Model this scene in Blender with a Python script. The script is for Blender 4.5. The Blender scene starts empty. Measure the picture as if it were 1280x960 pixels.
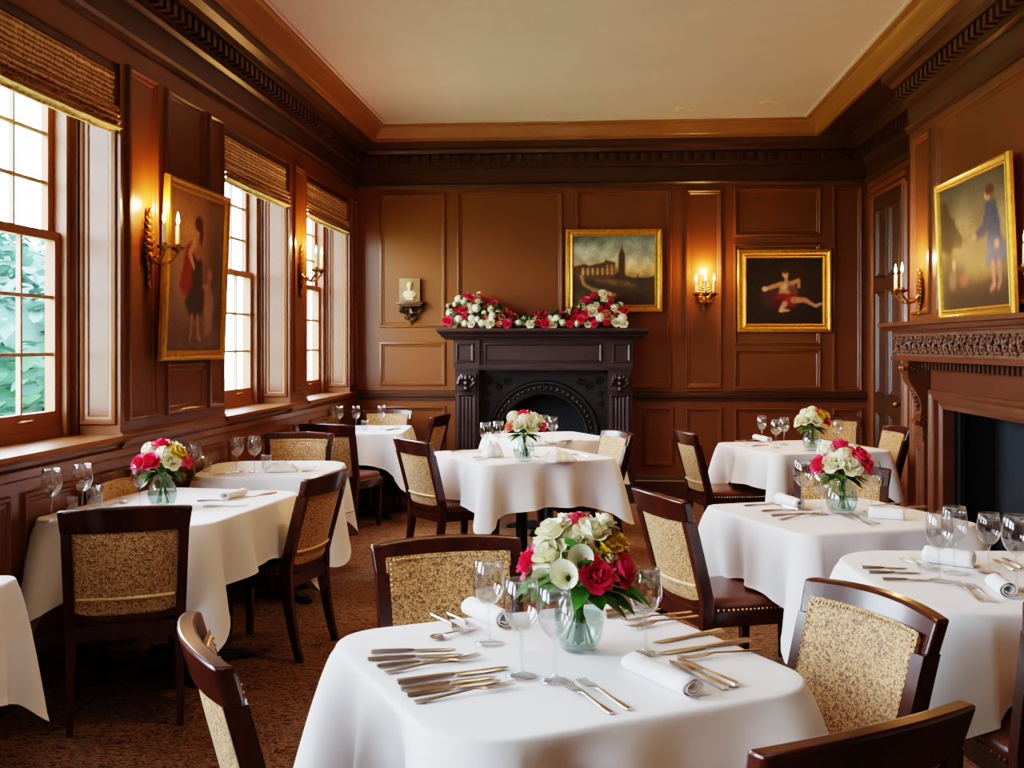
import bpy, bmesh, math, random
import numpy as np
from mathutils import Vector, Matrix, noise
PI = math.pi
R = math.radians
scn = bpy.context.scene
COL = scn.collection
rnd = random.Random(7)

# ------------------------------------------------------------------ camera
FPX = 1360.0; HZ = 432.0; EYE = 1.5
YAW = math.atan(110 / FPX)
cd = bpy.data.cameras.new('camera'); cam = bpy.data.objects.new('camera', cd); COL.objects.link(cam)
cam.location = (0, 0, EYE); cam.rotation_euler = (PI / 2, 0, YAW)
cd.sensor_width = 36; cd.lens = 36 * FPX / 1280; cd.shift_y = -(480 - HZ) / 1280
cd.clip_start = 0.05; cd.clip_end = 300
scn.camera = cam
_c, _s = math.cos(YAW), math.sin(YAW)
def zp(x, y, z):                       # where the sight line meets the level plane z
    u = (x - 640) / FPX; k = (z - EYE) / (-(y - HZ) / FPX)
    return Vector(((u * _c - _s) * k, (u * _s + _c) * k, z))

# ------------------------------------------------------------------ materials
def lin(c):
    return tuple((v / 12.92 if v <= .04045 else ((v + .055) / 1.055) ** 2.4) for v in c)
def rgb(r, g, b): return lin((r / 255, g / 255, b / 255)) + (1,)
def new_mat(name):
    m = bpy.data.materials.new(name); m.use_nodes = True
    nt = m.node_tree; b = nt.nodes['Principled BSDF']
    return m, nt, b
def ramp(nt, stops, fac):
    n = nt.nodes.new('ShaderNodeValToRGB'); e = n.color_ramp.elements
    e[0].position, e[0].color = stops[0]; e[1].position, e[1].color = stops[-1]
    for p, c in stops[1:-1]:
        q = e.new(p); q.color = c
    nt.links.new(fac, n.inputs[0]); return n
def coords(nt, scale=(1, 1, 1), rot=(0, 0, 0)):
    t = nt.nodes.new('ShaderNodeTexCoord'); m = nt.nodes.new('ShaderNodeMapping')
    m.inputs['Scale'].default_value = scale; m.inputs['Rotation'].default_value = rot
    nt.links.new(t.outputs['Object'], m.inputs[0]); return m.outputs[0]
def noise_tex(nt, vec, scale, detail=3, rough=.5, dist=0):
    n = nt.nodes.new('ShaderNodeTexNoise'); n.inputs['Scale'].default_value = scale
    n.inputs['Detail'].default_value = detail; n.inputs['Roughness'].default_value = rough
    n.inputs['Distortion'].default_value = dist
    nt.links.new(vec, n.inputs['Vector']); return n.outputs[0]
def bump(nt, b, h, strength=.2, dist=.01):
    n = nt.nodes.new('ShaderNodeBump'); n.inputs['Strength'].default_value = strength
    n.inputs['Distance'].default_value = dist
    nt.links.new(h, n.inputs['Height']); nt.links.new(n.outputs[0], b.inputs['Normal'])
def noisy(name, c1, c2, rough=.5, scale=6, metal=0, stretch=(1, 1, 1), bmp=0, coat=0, spec=.5, detail=3, bscale=None, sheen=0):
    m, nt, b = new_mat(name)
    v = coords(nt, stretch); f = noise_tex(nt, v, scale, detail)
    r = ramp(nt, [(.3, c1), (.7, c2)], f)
    nt.links.new(r.outputs[0], b.inputs['Base Color'])
    b.inputs['Roughness'].default_value = rough; b.inputs['Metallic'].default_value = metal
    b.inputs['Coat Weight'].default_value = coat; b.inputs['Coat Roughness'].default_value = .12
    b.inputs['Specular IOR Level'].default_value = spec
    if sheen: b.inputs['Sheen Weight'].default_value = sheen
    if bmp:
        f2 = noise_tex(nt, v, bscale or scale * 4, 4); bump(nt, b, f2, bmp)
    return m
M = {}
M['panel'] = noisy('panel_paint', rgb(108, 62, 28), rgb(116, 67, 31), .33, 2.0, bmp=.03, bscale=14)
M['panel_dark'] = noisy('panel_paint_deep', rgb(70, 42, 24), rgb(78, 47, 27), .36, 2.0)
M['sash'] = noisy('sash_wood', rgb(136, 86, 50), rgb(150, 96, 58), .4, 3.0)
M['muntin'] = noisy('muntin_light_bleed', rgb(170, 138, 106), rgb(182, 150, 118), .4, 3.0)  # paler than the sashes: daylight bleeding over the bars, put into the colour
M['crown'] = noisy('crown_paint', rgb(148, 100, 52), rgb(158, 108, 58), .3, 2.0)
M['ceiling'] = noisy('ceiling_paint', rgb(214, 190, 194), rgb(220, 196, 200), .9, 1.2)
M['mahogany'] = noisy('mahogany', rgb(48, 17, 11), rgb(72, 27, 16), .26, 5, stretch=(3, 3, .5), coat=.35)
M['leather'] = noisy('brown_leather', rgb(84, 40, 24), rgb(100, 48, 28), .3, 9, bmp=.12, bscale=160)
M['mantel_black'] = noisy('dark_mantel', rgb(46, 31, 30), rgb(58, 39, 37), .4, 5, stretch=(1, 1, 4))
M['iron'] = noisy('cast_iron', rgb(30, 26, 28), rgb(42, 36, 38), .45, 20, metal=.3, bmp=.1)
M['firebox'] = noisy('firebox_black', rgb(18, 20, 24), rgb(28, 31, 38), .8, 4)  # near-black base for the firebacks and hearth
M['mantel_brown'] = noisy('mantel_brown', rgb(92, 50, 28), rgb(104, 57, 32), .34, 4, stretch=(1, 1, 3), coat=.1)
M['carved'] = noisy('carved_wood', rgb(66, 40, 27), rgb(128, 84, 60), .42, 45, bmp=.6, bscale=70)
M['black_metal'] = noisy('black_metal', rgb(16, 15, 16), rgb(24, 22, 24), .4, 10, metal=.4)
M['gold'] = noisy('gilt', rgb(196, 140, 52), rgb(226, 172, 78), .32, 30, metal=.75)
M['gold_dark'] = noisy('gilt_dark', rgb(120, 78, 28), rgb(150, 100, 40), .4, 30, metal=.6)  # darker gilt tone for the painting backing boards
M['brass'] = noisy('old_brass', rgb(110, 72, 34), rgb(168, 118, 58), .35, 40, metal=.85)
M['silver'] = noisy('silver', rgb(200, 184, 172), rgb(220, 206, 196), .3, 20, metal=1)
M['nail'] = noisy('nail_brass', rgb(176, 150, 112), rgb(214, 190, 150), .3, 30, metal=.9)
M['leaf'] = noisy('leaf', rgb(34, 96, 22), rgb(76, 146, 42), .45, 30)
M['leaf_dark'] = noisy('leaf_dark', rgb(26, 60, 22), rgb(64, 104, 46), .55, 30)
M['stem'] = noisy('stem', rgb(50, 100, 34), rgb(84, 134, 52), .5, 30)
M['white_petal'] = noisy('cream_petal', rgb(240, 236, 190), rgb(252, 249, 230), .55, 25, sheen=.1)
M['pink_petal'] = noisy('magenta_petal', rgb(216, 22, 76), rgb(240, 62, 116), .5, 25, sheen=.1)
M['yellow_petal'] = noisy('yellow_petal', rgb(206, 164, 26), rgb(232, 200, 70), .5, 25)
M['peach_petal'] = noisy('peach_petal', rgb(232, 132, 110), rgb(246, 176, 150), .55, 25)
M['candle'] = noisy('candle_wax', rgb(244, 226, 180), rgb(250, 236, 200), .5, 10)
M['stone'] = noisy('plaque_stone', rgb(120, 84, 52), rgb(150, 108, 68), .6, 40)
M['ivory'] = noisy('relief_ivory', rgb(206, 176, 120), rgb(228, 200, 146), .5, 40)
M['linen'] = noisy('white_linen', rgb(238, 234, 238), rgb(246, 243, 246), .75, 3, bmp=.06, bscale=420, sheen=.15)
M['napkin'] = noisy('napkin_linen', rgb(246, 244, 248), rgb(252, 250, 253), .8, 3, bmp=.08, bscale=300)
M['white_plastic'] = noisy('white_ring', rgb(226, 206, 188), rgb(232, 214, 196), .6, 3)
M['outdoor_grass'] = noisy('lawn', rgb(120, 150, 96), rgb(150, 176, 120), .9, 4)
M['foliage'] = noisy('tree_leaves', rgb(34, 74, 70), rgb(70, 112, 98), .8, 2, detail=5)
M['bark'] = noisy('bark', rgb(70, 60, 52), rgb(100, 88, 76), .9, 6)

def emission(name, col, strength):
    m, nt, b = new_mat(name)
    b.inputs['Base Color'].default_value = col
    b.inputs['Emission Color'].default_value = col; b.inputs['Emission Strength'].default_value = strength
    return m
M['flame'] = emission('flame', (1, .62, .22, 1), 42)

def thin_glass(name, tint, refl=.9, edge=.35, base=.03):
    m, nt, b = new_mat(name); out = nt.nodes['Material Output']
    tr = nt.nodes.new('ShaderNodeBsdfTransparent'); tr.inputs[0].default_value = tint
    gl = nt.nodes.new('ShaderNodeBsdfGlossy'); gl.inputs['Roughness'].default_value = .03
    gl.inputs[0].default_value = (refl, refl, refl, 1)
    lw = nt.nodes.new('ShaderNodeLayerWeight'); lw.inputs[0].default_value = .5
    r = ramp(nt, [(0, (base,) * 3 + (1,)), (.55, (base + .05,) * 3 + (1,)), (1, (edge + base,) * 3 + (1,))], lw.outputs['Facing'])
    mx = nt.nodes.new('ShaderNodeMixShader')
    nt.links.new(r.outputs[0], mx.inputs[0]); nt.links.new(tr.outputs[0], mx.inputs[1]); nt.links.new(gl.outputs[0], mx.inputs[2])
    nt.links.new(mx.outputs[0], out.inputs[0]); nt.nodes.remove(b)
    return m
M['glass'] = thin_glass('crystal', (.93, .935, .94, 1), 1.0, .85, .10)
M['vase_glass'] = thin_glass('vase_glass', (.86, .93, .92, 1), .95, .7, .09)
M['water'] = thin_glass('water', (.86, .92, .88, 1), .9, .3, .05)
M['pane'] = thin_glass('window_pane', (.97, .985, .985, 1), .6, .12, .02)

def mat_carpet():
    m, nt, b = new_mat('patterned_carpet')
    v = coords(nt)
    f = noise_tex(nt, coords(nt, (1, 2.2, 1)), 16, 2, .5, 2.6)
    w = noise_tex(nt, v, 95, 2)
    r = ramp(nt, [(.36, rgb(58, 37, 28)), (.47, rgb(112, 79, 58)), (.53, rgb(150, 112, 84)), (.64, rgb(80, 50, 37))], f)
    mx = nt.nodes.new('ShaderNodeMix'); mx.data_type = 'RGBA'; mx.blend_type = 'MULTIPLY'
    mx.inputs[0].default_value = .55
    r2 = ramp(nt, [(.3, (.45, .45, .45, 1)), (.7, (1.25, 1.2, 1.15, 1))], w)
    nt.links.new(r.outputs[0], mx.inputs[6]); nt.links.new(r2.outputs[0], mx.inputs[7])
    nt.links.new(mx.outputs[2], b.inputs['Base Color']); b.inputs['Roughness'].default_value = .95
    b.inputs['Specular IOR Level'].default_value = .15
    bump(nt, b, w, .5, .01); return m
M['carpet'] = mat_carpet()

def mat_fabric():
    m, nt, b = new_mat('woven_upholstery')
    v = coords(nt, (1, .8, 1.25))
    f = noise_tex(nt, v, 125, 1.5, .5, 1.2)
    r = ramp(nt, [(.38, rgb(106, 66, 38)), (.46, rgb(158, 110, 66)), (.53, rgb(202, 154, 100)), (.7, rgb(222, 178, 122))], f)
    nt.links.new(r.outputs[0], b.inputs['Base Color']); b.inputs['Roughness'].default_value = .6
    b.inputs['Sheen Weight'].default_value = .2
    bump(nt, b, f, .3, .004); return m
M['fabric'] = mat_fabric()
M['welt'] = noisy('welt_cord', rgb(214, 180, 120), rgb(232, 202, 146), .6, 60)

def mat_blind():
    m, nt, b = new_mat('woven_blind')
    v = coords(nt)
    wv = nt.nodes.new('ShaderNodeTexWave'); wv.bands_direction = 'Z'; wv.inputs['Scale'].default_value = 13
    wv.inputs['Distortion'].default_value = 1.6; wv.inputs['Detail'].default_value = 2
    nt.links.new(v, wv.inputs['Vector'])
    f = noise_tex(nt, coords(nt, (1, 1, .35)), 60, 3)
    mx = nt.nodes.new('ShaderNodeMath'); mx.operation = 'MULTIPLY_ADD'; mx.inputs[1].default_value = .35
    nt.links.new(wv.outputs['Fac'], mx.inputs[0])
    sc = nt.nodes.new('ShaderNodeMath'); sc.operation = 'MULTIPLY'; sc.inputs[1].default_value = .65
    nt.links.new(f, sc.inputs[0]); nt.links.new(sc.outputs[0], mx.inputs[2])
    r = ramp(nt, [(.28, rgb(124, 84, 54)), (.5, rgb(194, 150, 102)), (.7, rgb(232, 198, 148))], mx.outputs[0])
    nt.links.new(r.outputs[0], b.inputs['Base Color']); b.inputs['Roughness'].default_value = .8
    bump(nt, b, mx.outputs[0], .5, .01); return m
M['blind'] = mat_blind()

def mat_paint():
    m, nt, b = new_mat('oil_paint')
    a = nt.nodes.new('ShaderNodeVertexColor'); a.layer_name = 'paint'
    nt.links.new(a.outputs[0], b.inputs['Base Color']); b.inputs['Roughness'].default_value = .45
    f = noise_tex(nt, coords(nt), 90, 3); bump(nt, b, f, .15, .003); return m
M['paint'] = mat_paint()

# ------------------------------------------------------------------ mesh building
class MB:
    def __init__(s): s.v = []; s.f = []
    def add(s, vs, fs, T=None):
        o = len(s.v)
        s.v += [tuple(T @ Vector(p)) if T else tuple(p) for p in vs]
        s.f += [tuple(i + o for i in f) for f in fs]
        return s
    def box(s, x0, x1, y0, y1, z0, z1, T=None, bev=0):
        if bev:
            bm = bmesh.new(); bmesh.ops.create_cube(bm, size=1)
            for v in bm.verts:
                v.co = Vector((x0 + (v.co.x + .5) * (x1 - x0), y0 + (v.co.y + .5) * (y1 - y0), z0 + (v.co.z + .5) * (z1 - z0)))
            bmesh.ops.bevel(bm, geom=bm.edges[:], offset=bev, segments=2, affect='EDGES', profile=.5)
            bm.verts.index_update()
            s.add([v.co[:] for v in bm.verts], [[v.index for v in f.verts] for f in bm.faces], T); bm.free(); return s
        vs = [(x, y, z) for z in (z0, z1) for y in (y0, y1) for x in (x0, x1)]
        return s.add(vs, [(0, 2, 3, 1), (4, 5, 7, 6), (0, 1, 5, 4), (2, 6, 7, 3), (0, 4, 6, 2), (1, 3, 7, 5)], T)
    def rings(s, rs, closed=False, cap=True, T=None):    # rs: list of equal-length loops
        n = len(rs[0]); vs = [p for r in rs for p in r]; fs = []
        m = len(rs)
        for i in range(m if closed else m - 1):
            for j in range(n):
                a, b2 = i * n + j, i * n + (j + 1) % n
                c, d = ((i + 1) % m) * n + (j + 1) % n, ((i + 1) % m) * n + j
                fs.append((a, b2, c, d))
        if cap and not closed:
            fs.append(tuple(range(n))[::-1]); fs.append(tuple((m - 1) * n + j for j in range(n)))
        return s.add(vs, fs, T)
    def grid(s, P, T=None):                              # P[i][j] points
        n = len(P[0]); vs = [p for r in P for p in r]
        fs = [(i * n + j, i * n + j + 1, (i + 1) * n + j + 1, (i + 1) * n + j) for i in range(len(P) - 1) for j in range(n - 1)]
        return s.add(vs, fs, T)
    def lathe(s, prof, n=24, T=None, cap=False):
        rs = [[(r * math.cos(2 * PI * k / n), r * math.sin(2 * PI * k / n), z) for k in range(n)] for r, z in prof]
        return s.rings(rs, cap=cap, T=T)
    def tube(s, pts, rad, n=8, T=None, cap=True):
        pts = [Vector(p) for p in pts]; rads = rad if isinstance(rad, (list, tuple)) else [rad] * len(pts)
        rs = []
        up = Vector((0, 0, 1))
        for i, p in enumerate(pts):
            d = (pts[min(i + 1, len(pts) - 1)] - pts[max(i - 1, 0)]).normalized()
            a = d.cross(up)
            if a.length < .1: a = d.cross(Vector((1, 0, 0)))
            a.normalize(); b2 = d.cross(a).normalized()
            rs.append([p + (a * math.cos(2 * PI * k / n) + b2 * math.sin(2 * PI * k / n)) * rads[i] for k in range(n)])
        return s.rings(rs, cap=cap, T=T)
    def bar(s, pts, T=None):                             # pts: (x,y,z,hx,hy) rectangular section
        rs = [[(x - a, y - b, z), (x + a, y - b, z), (x + a, y + b, z), (x - a, y + b, z)] for x, y, z, a, b in pts]
        return s.rings(rs, T=T)
    def ico(s, c, r, sub=1, sc=(1, 1, 1), T=None, jit=0):
        bm = bmesh.new(); bmesh.ops.create_icosphere(bm, subdivisions=sub, radius=1)
        vs = []
        for v in bm.verts:
            k = 1 + jit * noise.noise(v.co * 2.3 + Vector(c) * 9)
            vs.append((c[0] + v.co.x * r * sc[0] * k, c[1] + v.co.y * r * sc[1] * k, c[2] + v.co.z * r * sc[2] * k))
        s.add(vs, [[v.index for v in f.verts] for f in bm.faces], T); bm.free(); return s
    def build(s, name, mat, parent=None, smooth=40, loc=None, rot=None):
        me = bpy.data.meshes.new(name); me.from_pydata(s.v, [], s.f); me.validate()
        bm = bmesh.new(); bm.from_mesh(me); bmesh.ops.recalc_face_normals(bm, faces=bm.faces[:]); bm.to_mesh(me); bm.free()
        if smooth:
            me.shade_smooth()
            if smooth < 180: me.set_sharp_from_angle(angle=R(smooth))
        me.materials.append(M[mat] if isinstance(mat, str) else mat)
        o = bpy.data.objects.new(name, me); COL.objects.link(o)
        if parent: o.parent = parent
        if loc: o.location = loc
        if rot: o.rotation_euler = rot
        return o
def empty(name, loc=(0, 0, 0), rz=0):
    o = bpy.data.objects.new(name, None); COL.objects.link(o); o.location = loc; o.rotation_euler = (0, 0, rz)
    o.empty_display_size = .1; return o
def tag(o, label, cat, group=None, kind=None):
    o['label'] = label; o['category'] = cat
    if group: o['group'] = group
    if kind: o['kind'] = kind
    return o
def struct(o): o['kind'] = 'structure'; return o
KIDS = {}
def copy_tree(o, parent=None):
    c = o.copy(); COL.objects.link(c)
    if parent: c.parent = parent
    for ch in list(o.children): copy_tree(ch, c)
    return c

# ------------------------------------------------------------------ room
XL, XB, XR, D = -2.43, 2.28, 2.57, 10.75
ZC, ZS = 3.66, 3.50            # ceiling, soffit
Y0 = -2.6                      # wall behind the camera
SILL, HEAD = 1.045, 2.93
WT = .35                       # wall thickness on the window side
WINS = [(8.89, 10.43), (6.90, 8.38), (3.85, 5.35), (1.25, 2.9), (-.75, .75)]  # last two lie out of view, added to light the foreground
struct(MB().box(XL - .6, XR + .8, Y0 - .2, D + .3, -.12, 0).build('floor', 'carpet'))
struct(MB().box(XL - .5, XR + .5, Y0 - .2, D + .3, ZC, ZC + .12).build('ceiling', 'ceiling'))
# left wall with its window openings
w = MB()
w.box(XL - WT, XL, Y0, D, 0, SILL - .03).box(XL - WT, XL, Y0, D, HEAD, ZC)
ys = [Y0] + [v for a in sorted(WINS) for v in a] + [D]
for i in range(0, len(ys), 2): w.box(XL - WT, XL, ys[i], ys[i + 1], SILL - .03, HEAD)
struct(w.build('wall_left', 'panel', smooth=0))
struct(MB().box(XL - WT, XR + .3, D, D + .2, 0, ZC).build('wall_back', 'panel', smooth=0))
struct(MB().box(XL - WT, XR + .3, Y0 - .2, Y0, 0, ZC).build('wall_front', 'panel', smooth=0))
# right wall: recess plane, then the chimney breast with the firebox opening
FB0, FB1, FBH = 5.15, 7.24, 1.09
BE0, BE1 = 4.2, 8.25
w = MB().box(XR, XR + .3, Y0, D, 0, ZC)
w.box(XB, XR, BE0, FB0, 0, ZC).box(XB, XR, FB1, BE1, 0, ZC).box(XB, XR, FB0, FB1, FBH, ZC)
struct(w.build('wall_right', 'panel', smooth=0))

def maps(side, x=None):
    if side == 'back': return lambda a, z, d: (a, D - d, z)
    if side == 'left': return lambda a, z, d: (XL + d, a, z)
    return lambda a, z, d: (x - d, a, z)
def frame_mould(mb, f, a0, a1, z0, z1, prof=((0, 0), (.006, .018), (.02, .022), (.03, .01), (.042, .008), (.05, 0))):
    rs = []
    for o, d in prof:
        rs.append([f(a0 + o, z0 + o, d), f(a1 - o, z0 + o, d), f(a1 - o, z1 - o, d), f(a0 + o, z1 - o, d)])
    n = 4; vs = [p for r in rs for p in r]; fs = []
    for i in range(len(rs) - 1):
        for j in range(4): fs.append((i * n + j, i * n + (j + 1) % n, (i + 1) * n + (j + 1) % n, (i + 1) * n + j))
    mb.add(vs, fs)
def run(mb, f, a0, a1, prof):          # closed profile (depth, z) swept along the wall
    mb.rings([[f(a0, z, d) for d, z in prof], [f(a1, z, d) for d, z in prof]])
RAIL = [(0, .955), (.012, .955), (.016, .985), (.03, .992), (.034, 1.02), (.022, 1.03), (.022, 1.042), (.006, 1.056), (0, 1.056)]
BASE = [(0, 0), (.03, 0), (.03, .17), (.022, .185), (.022, .2), (.008, .235), (0, .235)]
CORN = [(0, 3.06), (.02, 3.06), (.024, 3.085), (.04, 3.1), (.012, 3.11), (.012, 3.25), (.05, 3.27), (.05, 3.30), (.06, 3.30), (.06, 3.38), (.13, 3.39), (.15, 3.42), (.2, 3.44), (.21, ZS), (0, ZS)]
def dentils(mb, f, a0, a1, step=.1, wd=.055):
    n = int((a1 - a0) / step)
    for i in range(n):
        a = a0 + (i + .5) * (a1 - a0) / n
        p = [f(a - wd / 2, 3.305, .05), f(a + wd / 2, 3.305, .05), f(a + wd / 2, 3.375, .05), f(a - wd / 2, 3.375, .05),
             f(a - wd / 2, 3.305, .115), f(a + wd / 2, 3.305, .115), f(a + wd / 2, 3.375, .115), f(a - wd / 2, 3.375, .115)]
        mb.add(p, [(0, 1, 2, 3), (4, 7, 6, 5), (0, 4, 5, 1), (1, 5, 6, 2), (2, 6, 7, 3), (3, 7, 4, 0)])
fb, fl, fr, fx = maps('back'), maps('left'), maps('right', XB), maps('right', XR)
# panel mouldings
b = MB()
for p in [(-2.20, -1.53, 1.68, 3.02), (-2.20, -1.53, 1.10, 1.54), (-1.42, -.36, 1.68, 3.03), (-.24, .70, 1.08, 3.03),
          (.83, 1.19, 1.08, 3.03), (1.30, 2.14, 2.56, 3.04), (1.30, 2.14, 1.50, 2.50), (1.30, 2.14, 1.07, 1.47), (2.24, 2.53, 1.05, 3.04),
          (-2.20, -1.53, .30, .90), (.42, .72, .32, .90), (.83, 1.19, .32, .90), (1.30, 2.14, .32, .90), (2.24, 2.53, .32, .90)]:
    frame_mould(b, fb, *p)
struct(b.build('trim_1', 'panel', smooth=25))
b = MB()
piers = [(5.35, 6.90), (8.38, 8.89), (2.35, 3.85)]
for a0, a1, z0, z1 in [(5.42, 5.80, 1.11, 2.95), (5.92, 6.50, 1.11, 1.40), (5.92, 6.50, 1.55, 2.95), (6.58, 6.84, 1.11, 2.95), (8.47, 8.80, 1.12, 2.95),
                       (3.0, 3.78, 1.11, 2.95), (10.5, 10.72, 1.11, 2.95)]:
    frame_mould(b, fl, a0, a1, z0, z1)
for a0, a1 in [(3.0, 4.3), (4.4, 5.3), (5.4, 6.15), (6.25, 6.85), (6.95, 8.35), (8.45, 8.85), (8.95, 10.6)]:
    frame_mould(b, fl, a0, a1, .33, .88)
struct(b.build('trim_2', 'panel', smooth=25))
b = MB()
for a0, a1, z0, z1 in [(7.72, 8.16, 1.72, 3.0), (4.5, 7.56, 1.72, 3.0), (7.9, 8.2, .3, 1.5)]: frame_mould(b, fr, a0, a1, z0, z1)
for a0, a1, z0, z1 in [(9.0, 9.22, .3, 3.0), (8.35, 8.95, 1.1, 3.0)]: frame_mould(b, fx, a0, a1, z0, z1)
struct(b.build('trim_3', 'panel', smooth=25))
# chair rails, baseboards, cornices
FP0, FP1 = -1.43, .34           # black fireplace body on the back wall
b = MB(); run(b, fb, XL, FP0, RAIL); run(b, fb, FP1, XR, RAIL); struct(b.build('trim_4', 'panel_dark', smooth=25))
b = MB()
for i in range(0, len(ys), 2): run(b, fl, ys[i], ys[i + 1], [(d * .8, z + .002) for d, z in RAIL])
run(b, fl, Y0, D, [(0, .93), (.016, .94), (.02, .975), (0, .985)])
struct(b.build('trim_5', 'panel', smooth=25))
b = MB(); run(b, fb, XL, FP0, BASE); run(b, fb, FP1, XR, BASE); struct(b.build('baseboard_back', 'panel_dark', smooth=25))
struct((lambda m: (run(m, fl, Y0, D, BASE), m)[1])(MB()).build('baseboard_left', 'panel_dark', smooth=25))
b = MB(); run(b, fx, BE1, 9.25, BASE); run(b, fx, 10.55, D, BASE); run(b, fx, Y0, BE0, BASE); struct(b.build('baseboard_right', 'panel_dark', smooth=25))
b = MB(); run(b, fb, XL, XR, CORN); dentils(b, fb, XL + .06, XR - .06); struct(b.build('trim_6', 'panel_dark', smooth=25))
b = MB(); run(b, fl, Y0, D, CORN); dentils(b, fl, 1.5, D - .06); struct(b.build('trim_7', 'panel_dark', smooth=25))
b = MB(); run(b, fr, BE0, BE1, CORN); dentils(b, fr, BE0 + .06, BE1 - .02); run(b, fx, BE1, D, CORN); dentils(b, fx, BE1 + .05, D - .06)
run(b, fx, Y0, BE0, CORN)
# the return of the cornice at the end of the chimney breast
b.rings([[(XB - d * 0, BE1 + d, z) for d, z in CORN], [(XR, BE1 + d, z) for d, z in CORN]])
struct(b.build('trim_8', 'panel_dark', smooth=25))
# soffit and lit crown moulding that carry the raised ceiling
IN = .355
CROWN = [(.205, ZS - .005), (.235, ZS - .005), (.235, ZS + .02), (.25, ZS + .03), (.27, ZS + .075), (.31, ZS + .11), (.315, ZS + .125), (.34, ZS + .135), (IN, ZC), (.205, ZC)]
xi = XB
b = MB()
loops = []
for d, z in CROWN: loops.append([(XL + d, Y0 + d, z), (xi - d, Y0 + d, z), (xi - d, D - d, z), (XL + d, D - d, z)])
b.rings(loops, closed=True)
struct(b.build('trim_9', 'crown', smooth=30))
b = MB().box(XL, XL + .21, Y0, D, ZS, ZC).box(XB - .21, XR, Y0, D, ZS, ZC).box(XL + .21, XB - .21, D - .21, D, ZS, ZC).box(XL + .21, XB - .21, Y0, Y0 + .21, ZS, ZC)
struct(b.build('trim_10', 'panel_dark', smooth=0))
# little bead where crown meets ceiling
b = MB()
loops = [[(XL + d, Y0 + d, z), (xi - d, Y0 + d, z), (xi - d, D - d, z), (XL + d, D - d, z)] for d, z in [(IN - .012, ZC - .014), (IN + .012, ZC - .014), (IN + .012, ZC), (IN - .012, ZC)]]
b.rings(loops, closed=True); struct(b.build('trim_11', 'ceiling', smooth=0))
# downlights
for n_, (x, y) in enumerate([(855, 136), (962, 128)]):
    p = zp(x, y, ZC - .003)
    t = empty('ceiling_downlight', (p.x, p.y, ZC))
    tag(t, ['small round recessed ceiling light further from the right wall cornice', 'small round recessed ceiling light nearer the right wall cornice'][n_], 'ceiling light', 'recessed lights in the ceiling')
    MB().lathe([(.05, -.002), (.052, -.012), (.078, -.01), (.082, 0)], 28).build('ring', 'white_plastic', t)
    MB().lathe([(.001, -.003), (.05, -.003)], 28).build('lens', 'ceiling', t)

# windows
def window(n, a0, a1):
    t = struct(empty('window_%d' % n, (XL - .26, (a0 + a1) / 2, SILL)))
    wdt = (a1 - a0); h = HEAD - SILL; hw = wdt / 2
    # local: x outwards is negative, y along wall, z up from sill
    fr_ = MB()
    fw = .09
    for s_ in (-1, 1): fr_.box(-.09, .0, s_ * hw - (fw if s_ > 0 else 0), s_ * hw + (fw if s_ < 0 else 0), 0, h)
    fr_.box(-.09, 0, -hw + fw, hw - fw, h - fw, h).box(-.09, 0, -hw + fw, hw - fw, 0, .045)
    for s_ in (-1, 1):
        e = s_ * (hw - fw); fr_.box(.0, .022, min(e, e + s_ * .03), max(e, e + s_ * .03), 0, h)
        fr_.box(0, .03, min(s_ * hw, s_ * (hw - .03)), max(s_ * hw, s_ * (hw - .03)), 0, h)
    fr_.build('frame', 'sash', t, smooth=0)
    iw = hw - fw
    mid = 1.0
    def sash(z0, z1, x, rows, cols, name):
        m = MB(); st = .055
        m.box(x - .035, x, -iw, -iw + st, z0, z1).box(x - .035, x, iw - st, iw, z0, z1)
        m.box(x - .035, x, -iw + st, iw - st, z0, z0 + (.085 if z0 < .3 else .04)).box(x - .035, x, -iw + st, iw - st, z1 - .045, z1)
        lo, hi = z0 + (.085 if z0 < .3 else .04), z1 - .045
        so = m.build(name, 'sash', t, smooth=0)
        m = MB()
        for k in range(1, cols):
            y = -iw + st + k * (2 * iw - 2 * st) / cols; m.box(x - .028, x - .006, y - .009, y + .009, lo, hi)
        for k in range(1, rows):
            z = lo + k * (hi - lo) / rows; m.box(x - .026, x - .008, -iw + st, iw - st, z - .009, z + .009)
        m.build('muntins', 'muntin', so, smooth=0)
        MB().box(x - .019, x - .016, -iw + st, iw - st, lo, hi).build('pane', 'pane', so, smooth=0)
        return so
    lo = sash(.045, mid + .02, -.01, 3, 4, 'lower_sash'); sash(mid - .02, h - fw, -.046, 3, 4, 'upper_sash')
    m = MB()
    for y in (-.3, .3): m.tube([(-.01, y - .05, .09), (.012, y - .045, .095), (.012, y + .045, .095), (-.01, y + .05, .09)], .007, 8)
    m.build('sash_lift', 'brass', lo)
    m = MB()       # panelled reveals each side, and the head
    for s_ in (-1, 1):
        fm = (lambda s2: (lambda a, z, d: (a, s2 * (hw - d), z)))(s_)
        frame_mould(m, fm, .05, .245, .05, h - .03)
        e = s_ * hw; m.box(.0, .045, min(e, e - s_ * .02), max(e, e - s_ * .02), 0, h)
    m.build('reveal_panel', 'panel', t, smooth=25)
    sl = MB().box(-.02, .255, -hw, hw, -.03, 0)
    sl.rings([[(.25, s_ * (hw + .05), -.035), (.29, s_ * (hw + .05), -.035), (.30, s_ * (hw + .05), -.02), (.295, s_ * (hw + .05), 0), (.25, s_ * (hw + .05), 0)] for s_ in (-1, 1)])
    sl.build('sill', 'panel', t, smooth=0)
    return t
for i, (a0, a1) in enumerate(WINS): window(i + 1, a0, a1)

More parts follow.
